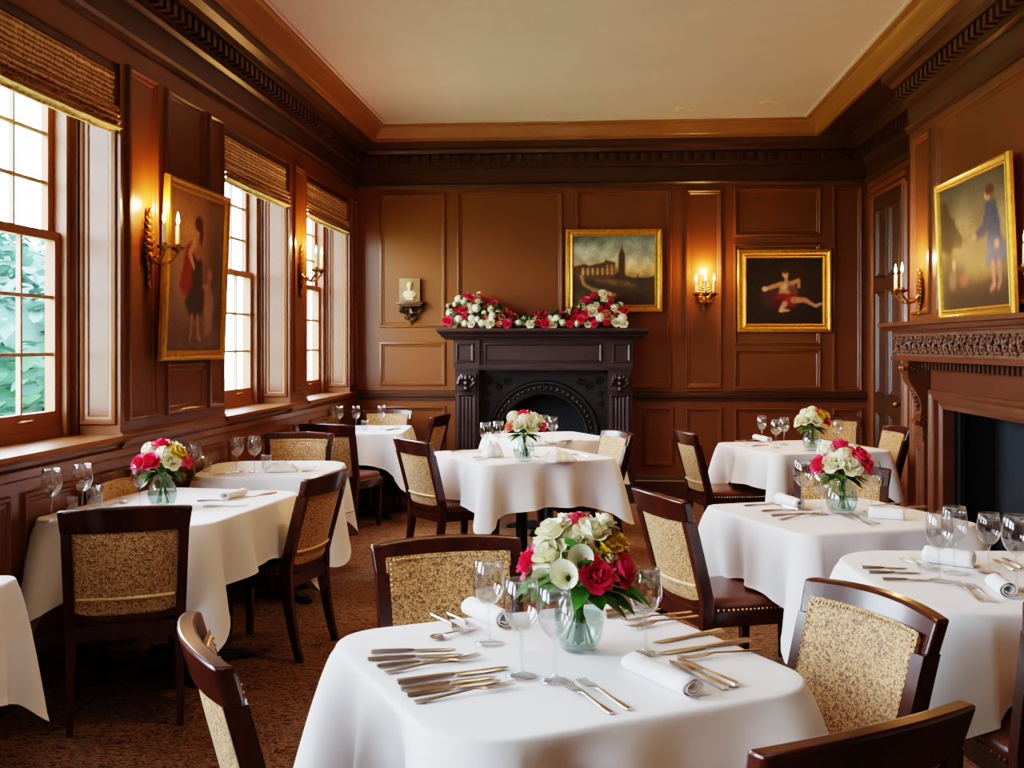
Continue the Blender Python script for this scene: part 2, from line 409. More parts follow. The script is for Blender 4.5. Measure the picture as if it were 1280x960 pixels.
# woven roman blinds
def blind(a0, a1, label, seed):
    r = random.Random(seed)
    t = empty('roman_blind', (XL - .03, (a0 + a1) / 2, 2.60)); tag(t, label, 'window blind', 'woven roman blinds')
    hw = (a1 - a0) / 2 - .015
    # side profile: flat upper part, then stacked soft folds at the bottom
    prof = [(0.0, .29)]
    for k in range(13):
        z = .28 - k * .013; prof.append((.006 + .004 * math.sin(k * 1.4), z))
    for k in range(4):
        zb = .115 - k * .032; prof += [(.012, zb), (.03 + .006 * k, zb - .012), (.034 + .006 * k, zb - .022), (.014, zb - .03)]
    prof += [(.01, -.02)]
    P = []
    for d, z in prof:
        row = []
        for j in range(25):
            u = j / 24 * 2 - 1
            row.append((d + .005 * noise.noise(Vector((u * 3, z * 9, seed))), u * hw, z - .012 * (1 - u * u) * (1 if z < .1 else .2) + .004 * noise.noise(Vector((u * 5, z * 4, seed + 3)))))
        P.append(row)
    back = [[(x - .014, y, z) for x, y, z in row] for row in P]
    m = MB().grid(P).grid(back)
    for side in (0, -1): m.grid([[row[side] for row in P], [row[side] for row in back]])
    m.grid([P[-1], back[-1]]); m.grid([P[0], back[0]])
    m.build('blind_fabric', 'blind', t, smooth=60)
    MB().box(-.05, .012, -hw, hw, .285, .33).build('head_rail', 'panel_dark', t, smooth=0)
blind(*WINS[2], 'woven straw roman blind on the nearest window, cut off by the left picture edge', 3)
blind(*WINS[1], 'woven straw roman blind on the window right of the leaning portrait', 5)
blind(*WINS[0], 'woven straw roman blind on the small far window beside the back corner', 8)

# door in the right recess
t = struct(empty('door_1', (XR, 9.9, 0)))
m = MB()
prof = [(0, 0), (0, .03), (.03, .045), (.06, .03), (.1, .04), (.13, .02), (.13, 0)]
for s_ in (-1, 1):
    m.rings([[(-d, s_ * (.48 + o), z) for o, d in prof] for z in (0, 2.87)])
m.rings([[(-d, y, 2.87 + o) for o, d in prof] for y in (-.61, .61)])
m.build('door_casing', 'panel', t, smooth=20)
m = MB().box(-.012, 0, -.48, .48, 0, 2.87)
fd = lambda a, z, d: (-.012 - d, a, z)
for a0, a1 in ((-.4, -.05), (.05, .4)):
    for z0, z1 in ((.15, .9), (1.05, 2.0), (2.12, 2.75)): frame_mould(m, fd, a0, a1, z0, z1)
m.build('door_leaf', 'panel_dark', t, smooth=20)
MB().ico((-.06, -.41, 1.0), .028, 2).tube([(0, -.41, 1.0), (-.06, -.41, 1.0)], .01).build('door_knob', 'brass', t)

# ------------------------------------------------------------------ fireplaces
def fireplace_black():
    cx, yb = -.545, D
    t = empty('black_fireplace', (cx, yb - .01, 0))
    tag(t, 'near-black carved fireplace surround with round arched cast iron insert on the back wall', 'fireplace')
    # local: x along wall, y negative into the room
    m = MB()
    sp = [(0, 1.555), (-.36, 1.555), (-.37, 1.575), (-.40, 1.585), (-.415, 1.61), (-.44, 1.625), (-.45, 1.64), (-.45, 1.665), (0, 1.665)]
    m.rings([[(s_ * (.90 + (-y - .3 if y < -.3 else 0) * .75 + .0), y, z) for y, z in sp] for s_ in (-1, 1)])
    m.build('mantel_shelf', 'mantel_black', t, smooth=20)
    m = MB().box(-.84, .84, -.31, 0, 1.30, 1.555)
    m.box(-.86, .86, -.345, 0, 1.285, 1.31).box(-.85, .85, -.33, 0, 1.265, 1.285)
    for s_ in (-1, 1):
        x0, x1 = sorted((s_ * .86, s_ * .61)); m.box(x0, x1, -.34, -.29, 1.31, 1.555)
    ff = lambda yy: (lambda a, z, d: (a, yy - d, z))
    small = ((0, 0), (.006, .012), (.016, .014), (.024, .004), (.03, 0))
    frame_mould(m, ff(-.31), -.57, .57, 1.335, 1.53, small)
    for s_ in (-1, 1): frame_mould(m, ff(-.34), min(s_ * .84, s_ * .66), max(s_ * .84, s_ * .66), 1.335, 1.53, small)
    m.build('frieze', 'mantel_black', t, smooth=20)
    for s_ in (-1, 1):
        x0, x1 = sorted((s_ * .85, s_ * .62)); xm = (x0 + x1) / 2
        m = MB().box(x0, x1, -.31, 0, 0, 1.265)
        m.box(x0 - .015, x1 + .015, -.34, 0, 0, .2).box(x0 - .008, x1 + .008, -.325, 0, .2, .23)
        for k in range(5):                     # flutes
            x = xm - .07 + k * .035; m.tube([(x, -.31, .30), (x, -.31, 1.0)], .012, 6)
        frame_mould(m, ff(-.31), x0 + .02, x1 - .02, .26, 1.04, small)
        m.build('pilaster', 'mantel_black', t, smooth=25)
        m = MB().box(x0 + .02, x1 - .02, -.35, -.30, 1.07, 1.24)
        for k in range(7):
            a = k / 6 * PI; m.ico((xm + .075 * math.cos(a), -.36, 1.14 + .06 * math.sin(a)), .026, 1, (1, 1, 1.2))
        for k in range(3): m.ico((xm, -.37, 1.09 + k * .05), .03, 1)
        for s2 in (-1, 1): m.tube([(xm + s2 * (.03 + .05 * math.sin(q * .5)), -.36, 1.10 + q * .02) for q in range(7)], .012, 6)
        m.build('carved_capital', 'mantel_black', t)
    # arched insert: plate with an arched opening
    N = 28; cz, ri = .62, .40
    arc = [(ri * math.cos(PI * k / N), cz + ri * math.sin(PI * k / N)) for k in range(N + 1)]
    ins = [(ri, 0)] + arc + [(-ri, 0)]
    def outp(p):
        x, z = p
        if z <= cz: return (math.copysign(.62, x), z)
        a = math.atan2(z - cz, x); k = min(.62 / abs(math.cos(a)) if abs(math.cos(a)) > 1e-6 else 9, (1.265 - cz) / max(math.sin(a), 1e-6))
        return (k * math.cos(a), cz + k * math.sin(a))
    yp = -.16
    m = MB()
    inner = [(x, yp, z) for x, z in ins]; outer = [(*(lambda q: (q[0], yp, q[1]))(outp(p)),) for p in ins]
    m.grid([inner, outer]); m.grid([inner, [(x, 0.0, z) for x, y, z in inner]])
    m.box(-.62, .62, yp - .03, yp, 1.235, 1.265)
    for s_ in (-1, 1): m.box(min(s_ * .62, s_ * .59), max(s_ * .62, s_ * .59), yp - .03, yp, 0, 1.265)
    m.build('insert_plate', 'iron', t, smooth=30)
    m = MB()                                   # raised ring round the opening
    prof = [(0, 0), (.008, .03), (.03, .035), (.045, .018), (.095, .018), (.11, .034), (.13, .034), (.145, 0)]
    rs = []
    full = [(1, 0, 0)] + [(math.cos(PI * k / N), math.sin(PI * k / N), 1) for k in range(N + 1)] + [(-1, 0, 0)]
    for o, d in prof:
        rs.append([((ri + o) * c, yp - d, (cz + (ri + o) * s_) if q else 0.0) for c, s_, q in full])
    m.grid(rs)
    for k in range(26):                         # beaded leaves in the hollow of the ring
        a = PI * (k + .5) / 26; m.ico(((ri + .07) * math.cos(a), yp - .022, cz + (ri + .07) * math.sin(a)), .02, 1)
    m.build('arch_ring', 'iron', t, smooth=40)
    m = MB()                                   # spandrel scrolls
    for s_ in (-1, 1):
        for q in range(3):
            cxx, czz, r0 = s_ * (.53 - q * .085), 1.15 - (q % 2) * .05 - (.17 if q == 0 else 0) * 0, .042
            pts = [(cxx + s_ * r0 * (1 - j / 18) * math.cos(j * .6 + q), yp - .008, czz + r0 * (1 - j / 18) * math.sin(j * .6 + q)) for j in range(17)]
            m.tube(pts, .008, 6)
        for q in range(2):
            czz = 1.03 - q * .1; pts = [(s_ * (.545 + .03 * (1 - j / 18) * math.cos(j * .6)), yp - .008, czz + .036 * (1 - j / 18) * math.sin(j * .6)) for j in range(17)]
            m.tube(pts, .007, 6)
    m.build('spandrel_scroll', 'iron', t)
    m = MB()
    m.grid([[(x, -.005, z) for x, z in ins], [(0, -.005, z) for x, z in ins]])
    m.build('fireback', 'firebox', t, smooth=0)
    MB().box(-.40, .40, -.158, -.004, 0, .02).build('hearth', 'firebox', t, smooth=0)
    return t
fireplace_black()

def fireplace_brown():
    t = empty('brown_fireplace', (XB, (FB0 + FB1) / 2, 0))
    tag(t, 'large brown wooden fireplace with carved frieze and deep mantel shelf on the right wall', 'fireplace')
    yc = (FB0 + FB1) / 2; h0 = (FB1 - FB0) / 2          # local y along wall, x negative into the room
    S = 7.88 - yc
    m = MB()
    sp = [(0, 1.60), (-.27, 1.60), (-.285, 1.61), (-.30, 1.625), (-.33, 1.63), (-.33, 1.655), (0, 1.655)]
    m.rings([[(x, s_ * (S - .06 + (.06 if x < -.28 else 0)), z) for x, z in sp] for s_ in (-1, 1)])
    m.build('mantel_shelf', 'mantel_brown', t, smooth=20)
    m = MB().box(-.25, 0, -S + .12, S - .12, 1.585, 1.60).box(-.26, 0, -S + .1, S - .1, 1.40, 1.425).box(-.235, 0, -S + .13, S - .13, 1.425, 1.585)
    m.build('entablature', 'mantel_brown', t, smooth=0)
    m = MB()                                    # carved scroll band
    x = -.238; L = 2 * (S - .16); n = int(L / .105)
    for k in range(n):
        y0 = -L / 2 + (k + .5) * L / n
        m.tube([(x - .004, y0 + .045 * (1 - j / 22) * math.cos(j * .55), 1.505 + .055 * (1 - j / 22) * math.sin(j * .55) * (1 if k % 2 else -1)) for j in range(20)], .0085, 6)
        m.ico((x - .006, y0 + .052, 1.55), .014, 1); m.ico((x - .006, y0 + .052, 1.46), .014, 1)
    m.box(-.238, -.2, -L / 2 - .03, L / 2 + .03, 1.432, 1.58)
    m.build('carved_band', 'carved', t)
    m = MB().box(-.12, 0, -S + .22, S - .22, 1.34, 1.40)      # dentil course under the band
    nn = int(2 * (S - .25) / .07)
    for k in range(nn):
        y0 = -(S - .25) + (k + .5) * 2 * (S - .25) / nn; m.box(-.16, -.12, y0 - .019, y0 + .019, 1.345, 1.392)
    m.build('dentil_course', 'panel_dark', t, smooth=0)
    m = MB().box(-.09, 0, -h0 - .19, h0 + .19, FBH + .12, 1.34)
    for s_ in (-1, 1): m.box(-.09, 0, min(s_ * (h0 + .10), s_ * (h0 + .19)), max(s_ * (h0 + .10), s_ * (h0 + .19)), 0, FBH + .12)
    m.build('surround', 'mantel_brown', t, smooth=0)
    m = MB()                                    # stepped moulding round the opening
    prof = [(0, -.0), (0, .07), (.03, .085), (.05, .085), (.055, .11), (.08, .115), (.1, .13), (.12, .13), (.12, 0)]
    for i in range(len(prof) - 1):
        (o1, d1), (o2, d2) = prof[i], prof[i + 1]
        P = [[(-d, -h0 - o, 0), (-d, -h0 - o, FBH + o), (-d, h0 + o, FBH + o), (-d, h0 + o, 0)] for o, d in ((o1, d1), (o2, d2))]
        m.grid(P)
    m.build('opening_moulding', 'mantel_brown', t, smooth=20)
    for s_ in (-1, 1):
        y0, y1 = sorted((s_ * (h0 + .20), s_ * (h0 + .37)))
        m = MB().box(-.13, 0, y0, y1, 0, .9).box(-.15, 0, y0 - .012, y1 + .012, 0, .18).box(-.14, 0, y0 - .006, y1 + .006, .86, .9)
        frame_mould(m, lambda a, z, d: (-.13 - d, a, z), y0 + .02, y1 - .02, .24, .82, ((0, 0), (.006, .012), (.016, .014), (.024, .004), (.03, 0)))
        m.build('pilaster', 'mantel_brown', t, smooth=20)
        cp = [(0, .9), (-.13, .9), (-.135, .96), (-.15, 1.02), (-.14, 1.08), (-.15, 1.14), (-.19, 1.21), (-.225, 1.27), (-.235, 1.33), (-.225, 1.40), (0, 1.40)]
        m = MB().rings([[(x, y, z) for x, z in cp] for y in (y0 + .015, y1 - .015)])
        for (xx, zz, r0) in ((-.205, 1.345, .045), (-.135, .985, .035)):
            for yy in (y0 + .012, y1 - .012): m.tube([(xx + r0 * (1 - j / 20) * math.cos(j * .55), yy, zz + r0 * (1 - j / 20) * math.sin(j * .55)) for j in range(18)], .008, 6)
            m.tube([(xx - r0 * .8, y0 + .02, zz), (xx - r0 * .8, y1 - .02, zz)], .018, 8)
        for q in range(4): m.ico((-.145 - q * .012, (y0 + y1) / 2, 1.05 + q * .055), .022, 1, (1, 1.6, 1.2))
        m.build('corbel', 'mantel_brown', t, smooth=30)
    m = MB().box(.255, .27, -h0 - .02, h0 + .02, 0, FBH + .02)
    m.build('fireback', 'firebox', t, smooth=0)
    m = MB()
    for s_ in (-1, 1): m.box(0, .255, min(s_ * h0, s_ * (h0 - .012)), max(s_ * h0, s_ * (h0 - .012)), 0, FBH)
    m.box(0, .255, -h0, h0, FBH - .012, FBH).box(.0, .255, -h0, h0, 0, .012)
    for s_ in (-1, 1): m.box(.02, .05, min(s_ * (h0 - .012), s_ * (h0 - .06)), max(s_ * (h0 - .012), s_ * (h0 - .06)), 0.012, FBH - .012)
    m.build('firebox_lining', 'iron', t, smooth=0)
fireplace_brown()

t = empty('fire_tool_stand', (1.98, 7.93, 0)); tag(t, 'black metal fire iron stand with knobbed finial before the brown fireplace pilaster', 'fire tools')
MB().lathe([(.001, 0), (.09, 0), (.085, .02), (.03, .03), (.014, .06), (.012, .2), (.022, .22), (.012, .24), (.012, .40), (.026, .42), (.034, .44), (.026, .46), (.012, .475), (.02, .495), (.026, .515), (.018, .54), (.001, .555)], 16).build('stand', 'black_metal', t)
m = MB()
for s_ in (-1, 1): m.tube([(s_ * .012, 0, .41), (s_ * .06, 0, .40), (s_ * .075, 0, .43)], .007, 6)
m.build('hook', 'brass', t)
for s_ in (-1, 1):
    MB().tube([(s_ * .075, 0, .425), (s_ * .075, .012, .40), (s_ * .07, .012, .07)], .006, 6).build('poker', 'black_metal', t)

# ------------------------------------------------------------------ paintings
def smooth_mask(d, e): return np.clip(.5 - d / e, 0, 1)[..., None]
def fbm(X, Y, s, seed):
    r = np.random.RandomState(seed); out = np.zeros_like(X)
    for k in range(1, 6):
        for _ in range(5):
            a = r.uniform(0, 2 * PI); f = s * 1.8 ** k; out += np.sin(f * (X * math.cos(a) + Y * math.sin(a)) + r.uniform(0, 6.28)) / (1.7 ** k)
    return out / 5
class Canvas:
    def __init__(s, w, h, n=170):
        s.w, s.h = w, h; s.nx = n; s.ny = max(20, int(n * h / w))
        s.X, s.Y = np.meshgrid(np.linspace(0, 1, s.nx), np.linspace(0, 1, s.ny)); s.A = h / w
        s.C = np.zeros((s.ny, s.nx, 3))
    def col(s, c): return np.array(c, float) / 255
    def vgrad(s, stops):
        ys_ = [p for p, c in stops]; 
        for k in range(3): s.C[..., k] = np.interp(s.Y, ys_, [c[k] / 255 for p, c in stops])
    def put(s, mask, c): s.C = s.C * (1 - mask) + s.col(c) * mask
    def ell(s, cx, cy, rx, ry, c, e=.25, rot=0):
        dx, dy = s.X - cx, (s.Y - cy) * s.A; ry *= s.A
        a, b_ = dx * math.cos(rot) + dy * math.sin(rot), -dx * math.sin(rot) + dy * math.cos(rot)
        s.put(smooth_mask(np.sqrt((a / rx) ** 2 + (b_ / ry) ** 2) - 1, e), c)
    def line(s, pts, r0, c, e=.006):
        for (x0, y0, ra), (x1, y1, rb) in zip([(*p, q) for p, q in zip(pts, r0)], [(*p, q) for p, q in zip(pts[1:], r0[1:])]):
            dx, dy = x1 - x0, (y1 - y0) * s.A; L2 = dx * dx + dy * dy + 1e-9
            tt = np.clip(((s.X - x0) * dx + (s.Y - y0) * s.A * dy) / L2, 0, 1)
            d = np.sqrt((s.X - x0 - tt * dx) ** 2 + ((s.Y - y0) * s.A - tt * dy) ** 2)
            s.put(smooth_mask(d - (ra + (rb - ra) * tt), e), c)
    def poly(s, pts, c, e=.01):
        ins = np.zeros_like(s.X, bool); dmin = np.full_like(s.X, 9.)
        for (x0, y0), (x1, y1) in zip(pts, pts[1:] + pts[:1]):
            cond = ((y0 > s.Y) != (y1 > s.Y)); 
            with np.errstate(divide='ignore', invalid='ignore'): xx = (x1 - x0) * (s.Y - y0) / (y1 - y0 + 1e-12) + x0
            ins ^= cond & (s.X < xx)
            dx, dy = x1 - x0, (y1 - y0) * s.A; tt = np.clip(((s.X - x0) * dx + (s.Y - y0) * s.A * dy) / (dx * dx + dy * dy + 1e-9), 0, 1)
            dmin = np.minimum(dmin, np.sqrt((s.X - x0 - tt * dx) ** 2 + ((s.Y - y0) * s.A - tt * dy) ** 2))
        s.put(smooth_mask(np.where(ins, -dmin, dmin), e), c)
    def soft(s, k=1, seed=1, amt=.05):
        for _ in range(k):
            p = np.pad(s.C, ((1, 1), (1, 1), (0, 0)), mode='edge')
            s.C = sum(p[i:i + s.ny, j:j + s.nx] for i in range(3) for j in range(3)) / 9
        r = np.random.RandomState(seed); q = r.rand(s.ny, s.nx); q = (q + np.roll(q, 1, 0) + np.roll(q, 1, 1) + np.roll(q, 2, 1)) / 4 - .5
        s.C = np.clip(s.C * (1 + amt * 6 * q)[..., None], 0, 1)
    def tex(s, amt, sc, seed): s.C = np.clip(s.C * (1 + amt * fbm(s.X, s.Y * s.A, sc, seed))[..., None], 0, 1)
    def build(s, parent, depth):
        P = [[((i / (s.nx - 1) - .5) * s.w, depth, (j / (s.ny - 1) - .5) * s.h) for i in range(s.nx)] for j in range(s.ny)]
        m = MB().grid(P); o = m.build('canvas', 'paint', parent, smooth=0)
        at = o.data.color_attributes.new('paint', 'FLOAT_COLOR', 'POINT')
        c = np.ones((s.ny * s.nx, 4)); q = np.clip(s.C.reshape(-1, 3) * 1.18, 0, 1); c[:, :3] = np.where(q <= .04045, q / 12.92, ((q + .055) / 1.055) ** 2.4)
        at.data.foreach_set('color', c.astype(np.float32).ravel()); return o
def painting(name, label, loc, rot, w, h, fw, draw):
    t = empty(name, loc); t.rotation_euler = rot; tag(t, label, 'painting')
    prof = [(0, 0), (0, .02), (.12, .034), (.3, .036), (.42, .026), (.62, .022), (.8, .03), (.92, .028), (1, .014)]
    m = MB(); rs = []
    for o, d in prof:
        x, z = w / 2 - o * fw, h / 2 - o * fw
        rs.append([(-x, -d, -z), (x, -d, -z), (x, -d, z), (-x, -d, z)])
    n = 4; vs = [p for r in rs for p in r]
    fs = [(i * n + j, i * n + (j + 1) % n, (i + 1) * n + (j + 1) % n, (i + 1) * n + j) for i in range(len(rs) - 1) for j in range(4)]
    m.add(vs, fs); m.build('gilt_frame', 'gold', t, smooth=20)
    MB().box(-w / 2 + .01, w / 2 - .01, -.008, -.001, -h / 2 + .01, h / 2 - .01).build('backing_board', 'gold_dark', t, smooth=0)
    c = Canvas(w - 2 * fw + .004, h - 2 * fw + .004); draw(c); c.build(t, -.015)
    return t
def draw_town(c):
    c.vgrad([(0, (44, 34, 22)), (.25, (70, 54, 32)), (.4, (150, 116, 74)), (.5, (206, 158, 96)), (.66, (160, 150, 124)), (.85, (122, 122, 110)), (1, (88, 96, 98))])
    c.C += (.09 * np.clip(fbm(c.X, c.Y * 2.2, 4, 3), 0, 1) * (c.Y > .5))[..., None]
    c.poly([(0, .42), (.15, .46), (.3, .44), (.62, .44), (.72, .40), (1, .36), (1, 0), (0, 0)], (58, 42, 24))
    c.poly([(0, .40), (0, .56), (.08, .58), (.14, .60), (.2, .57), (.3, .60), (.38, .62), (.4, .66), (.44, .64), (.52, .62), (.55, .46), (.62, .42), (.3, .38)], (66, 46, 28))
    c.poly([(.55, .42), (.56, .74), (.585, .80), (.6, .86), (.612, .80), (.635, .74), (.64, .42)], (62, 44, 28), .006)
    c.line([(.6, .84), (.602, .9)], [.004, .002], (62, 44, 28))
    for k in range(7): c.line([(.12 + .06 * k, .45), (.12 + .06 * k, .53)], [.012, .012], (172, 130, 82), .015)
    for k in range(3): c.line([(.42 + .05 * k, .46), (.42 + .05 * k, .58)], [.01, .01], (150, 110, 70), .015)
    c.line([(.10, .42), (.13, .30), (.25, .22), (.5, .14)], [.012, .016, .024, .03], (150, 118, 78), .03)
    c.line([(.3, .36), (.5, .33), (.75, .3)], [.02, .03, .02], (96, 74, 44), .05)
    c.poly([(.7, .36), (.8, .40), (.9, .39), (1, .42), (1, .3), (.7, .3)], (52, 44, 26))
    c.line([(.79, .38), (.795, .45)], [.012, .004], (54, 46, 30))
    c.tex(.35, 12, 5); c.soft(2, 3)
def draw_seated(c):
    c.vgrad([(0, (20, 12, 9)), (.5, (32, 19, 13)), (1, (22, 13, 10))])
    c.ell(.7, .75, .25, .3, (40, 24, 16), 1.2)
    sk = (172, 118, 82)
    c.ell(.33, .40, .15, .16, (58, 36, 28), .5)
    c.poly([(.4, .40), (.46, .62), (.55, .66), (.63, .58), (.66, .42)], sk, .03)       # torso
    c.ell(.60, .50, .07, .13, (104, 64, 44), .9); c.ell(.49, .57, .05, .06, (206, 158, 118), .9); c.ell(.52, .46, .05, .05, (190, 138, 100), 1)
    c.line([(.45, .60), (.33, .56), (.24, .52)], [.035, .028, .02], sk, .015)         # arm out to the left
    c.line([(.60, .62), (.68, .66), (.69, .56)], [.03, .024, .02], (170, 118, 86), .015)
    c.line([(.52, .64), (.52, .72)], [.024, .022], sk)
    c.ell(.51, .76, .042, .062, (204, 150, 112), .3); c.ell(.51, .80, .045, .035, (70, 38, 24), .4)
    c.poly([(.36, .44), (.46, .46), (.66, .44), (.72, .34), (.62, .24), (.44, .22), (.34, .30)], (104, 18, 18), .03); c.ell(.58, .36, .09, .06, (150, 34, 30), .9); c.ell(.42, .30, .09, .06, (60, 10, 12), .9)
    c.line([(.62, .36), (.76, .36), (.92, .26)], [.045, .034, .018], sk, .015)
    c.line([(.5, .30), (.45, .2), (.56, .2)], [.04, .026, .014], (184, 130, 96), .015)
    c.ell(.24, .53, .04, .04, (206, 160, 128), .4); c.line([(.9, .27), (.98, .3)], [.02, .02], (176, 130, 104), .02)
    c.tex(.25, 9, 2); c.soft(2, 3)
def draw_dancer(c):
    c.vgrad([(0, (84, 64, 48)), (.2, (112, 84, 64)), (.6, (140, 100, 66)), (1, (120, 82, 50))])
    c.ell(.35, .75, .3, .25, (178, 126, 80), 1.6)
    c.ell(.9, .4, .25, .5, (70, 50, 38), 1.2); c.ell(.5, .07, .5, .08, (92, 66, 50), .8)
    c.poly([(.30, .66), (.40, .70), (.50, .66), (.50, .44), (.34, .34), (.20, .40), (.26, .54)], (128, 22, 30), .03)
    c.poly([(.40, .68), (.55, .70), (.60, .5), (.66, .34), (.62, .24), (.52, .2), (.40, .22), (.30, .30), (.42, .42)], (46, 34, 38), .03)
    c.poly([(.44, .72), (.55, .72), (.58, .6), (.5, .58), (.42, .62)], (150, 96, 74), .025)
    c.line([(.46, .70), (.36, .62), (.44, .54)], [.035, .03, .022], (190, 132, 96), .015)
    c.ell(.50, .79, .055, .045, (200, 146, 108), .3); c.ell(.51, .82, .07, .05, (70, 34, 22), .35); c.ell(.56, .75, .035, .06, (74, 36, 24), .4)
    c.line([(.44, .22), (.43, .10), (.40, .07)], [.022, .017, .012], (150, 104, 80), .015)
    c.line([(.54, .22), (.56, .09), (.60, .07)], [.022, .017, .012], (150, 104, 80), .015)
    c.poly([(.66, .44), (.76, .46), (.84, .34), (.82, .12), (.68, .10), (.66, .28)], (128, 92, 74), .04)
    c.ell(.74, .50, .05, .042, (146, 98, 74), .4); c.line([(.72, .42), (.62, .42)], [.02, .015], (150, 104, 80), .02)
    c.tex(.2, 8, 4); c.soft(2, 3)
def draw_traveller(c):
    c.vgrad([(0, (46, 34, 22)), (.2, (84, 62, 32)), (.45, (140, 104, 56)), (.6, (150, 116, 76)), (.8, (104, 86, 64)), (1, (66, 60, 50))])
    for cx_, cy_, r_ in ((.04, .62, .10), (.10, .70, .09), (.03, .78, .09), (.17, .62, .08), (.24, .58, .07), (.30, .54, .05), (.12, .56, .09), (.08, .84, .05), (.2, .68, .05)):
        c.ell(cx_, cy_, r_, r_ * 1.25, (40, 36, 22), .35)
    c.poly([(0, .40), (.3, .46), (.6, .44), (1, .46), (1, .38), (0, .36)], (96, 72, 38), .05)
    c.C += (.06 * np.clip(fbm(c.X, c.Y, 5, 8), 0, 1) * (c.Y > .55))[..., None]
    c.ell(.3, .2, .32, .22, (56, 40, 26), .7); c.ell(.8, .06, .45, .14, (40, 30, 20), .6); c.ell(.3, .04, .45, .12, (44, 32, 20), .6); c.ell(.55, .3, .25, .08, (128, 96, 46), 1.2)
    c.poly([(.24, .42), (.36, .44), (.36, .26), (.22, .24)], (66, 40, 26), .03)
    c.ell(.2, .36, .03, .05, (212, 160, 90), .5); c.ell(.35, .22, .07, .05, (136, 72, 44), .7); c.ell(.17, .24, .06, .08, (120, 90, 60), .8)
    for k in range(8): c.line([(.38 + .04 * k, .44), (.39 + .04 * k, .54 + .02 * (k % 3))], [.004, .003], (92, 74, 46), .01)
    c.poly([(.72, .78), (.84, .78), (.90, .60), (.88, .48), (.74, .48), (.70, .60)], (44, 58, 78), .03)
    c.poly([(.71, .52), (.90, .52), (1.0, .34), (.88, .29), (.68, .30)], (50, 72, 98), .025)
    c.line([(.74, .70), (.68, .58), (.55, .54)], [.04, .034, .02], (48, 62, 84), .012)
    c.ell(.53, .54, .04, .03, (196, 128, 92), .4); c.line([(.82, .68), (.86, .54), (.84, .45)], [.035, .03, .02], (40, 54, 74), .012); c.ell(.84, .45, .035, .04, (190, 138, 100), .4)
    c.ell(.74, .83, .045, .045, (196, 138, 100), .3); c.ell(.77, .86, .06, .04, (74, 34, 24), .35)
    c.line([(.78, .3), (.79, .16), (.74, .12)], [.028, .02, .015], (190, 108, 84), .012)
    c.line([(.86, .3), (.87, .18), (.84, .13)], [.028, .02, .015], (170, 96, 76), .012)
    c.tex(.25, 9, 6); c.soft(2, 3)
painting('landscape_painting', 'gilt framed landscape painting of a spired town at dusk above the black fireplace', (.135, D - .03, 2.235), (R(0), 0, 0), .94, .82, .075, draw_town)
painting('figure_painting', 'gilt framed dark painting of a seated figure with red drapery on the back wall', (1.78, D - .03, 2.03), (0, 0, 0), .90, .81, .09, draw_seated)
painting('dancer_painting', 'narrow gilt framed painting of a red and black skirted woman hung between the windows', (XL + .055, 6.22, 1.925), (R(2.2), 0, R(90)), .98, 1.02, .06, draw_dancer)
painting('traveller_painting', 'large gilt framed painting of a figure in blue over the brown fireplace', (XB - .055, 6.68, 2.11), (R(2.2), 0, R(-90)), 1.28, .88, .06, draw_traveller)

# relief plaque on its carved bracket
t = empty('wall_bracket', (-1.875, D, 1.92)); tag(t, 'small carved scrollwork wall bracket with a thin ledge left of the mantel flowers', 'bracket')
MB().box(-.135, .135, -.13, 0, -.012, .012, bev=.004).box(-.11, .11, -.1, 0, -.03, -.012).build('ledge', 'panel_dark', t)
m = MB()
for s_ in (-1, 1):
    for (cx, cz, r0, ph) in ((.06, -.075, .045, 0), (.035, -.135, .035, 2), (.09, -.06, .03, 4)):
        m.tube([(s_ * (cx + r0 * (1 - j / 22) * math.cos(j * .5 + ph)), -.03 - .01 * (j % 3), cz + r0 * (1 - j / 22) * math.sin(j * .5 + ph)) for j in range(20)], .009, 6)
m.tube([(0, -.03, -.03), (.004, -.05, -.10), (0, -.03, -.17), (0, -.02, -.22)], [.02, .024, .016, .004], 8)
m.build('scrollwork', 'panel_dark', t)
t = empty('relief_plaque', (-1.885, D - .05, 1.934)); tag(t, 'little square brown plaque with pale bust relief standing on the wall bracket', 'plaque')
MB().box(-.105, .105, -.012, .02, 0, .235, bev=.004).build('tablet', 'stone', t)
m = MB().ico((0, -.02, .163), .032, 2, (.85, .7, 1.15)).ico((0, -.016, .075), .07, 2, (1, .3, .62)).tube([(0, -.018, .09), (0, -.02, .15)], .017, 8)
m.ico((.004, -.018, .185), .024, 2, (1.1, .7, .7)).box(-.035, .035, -.026, -.01, .02, .045)
m.build('bust_relief', 'ivory', t)

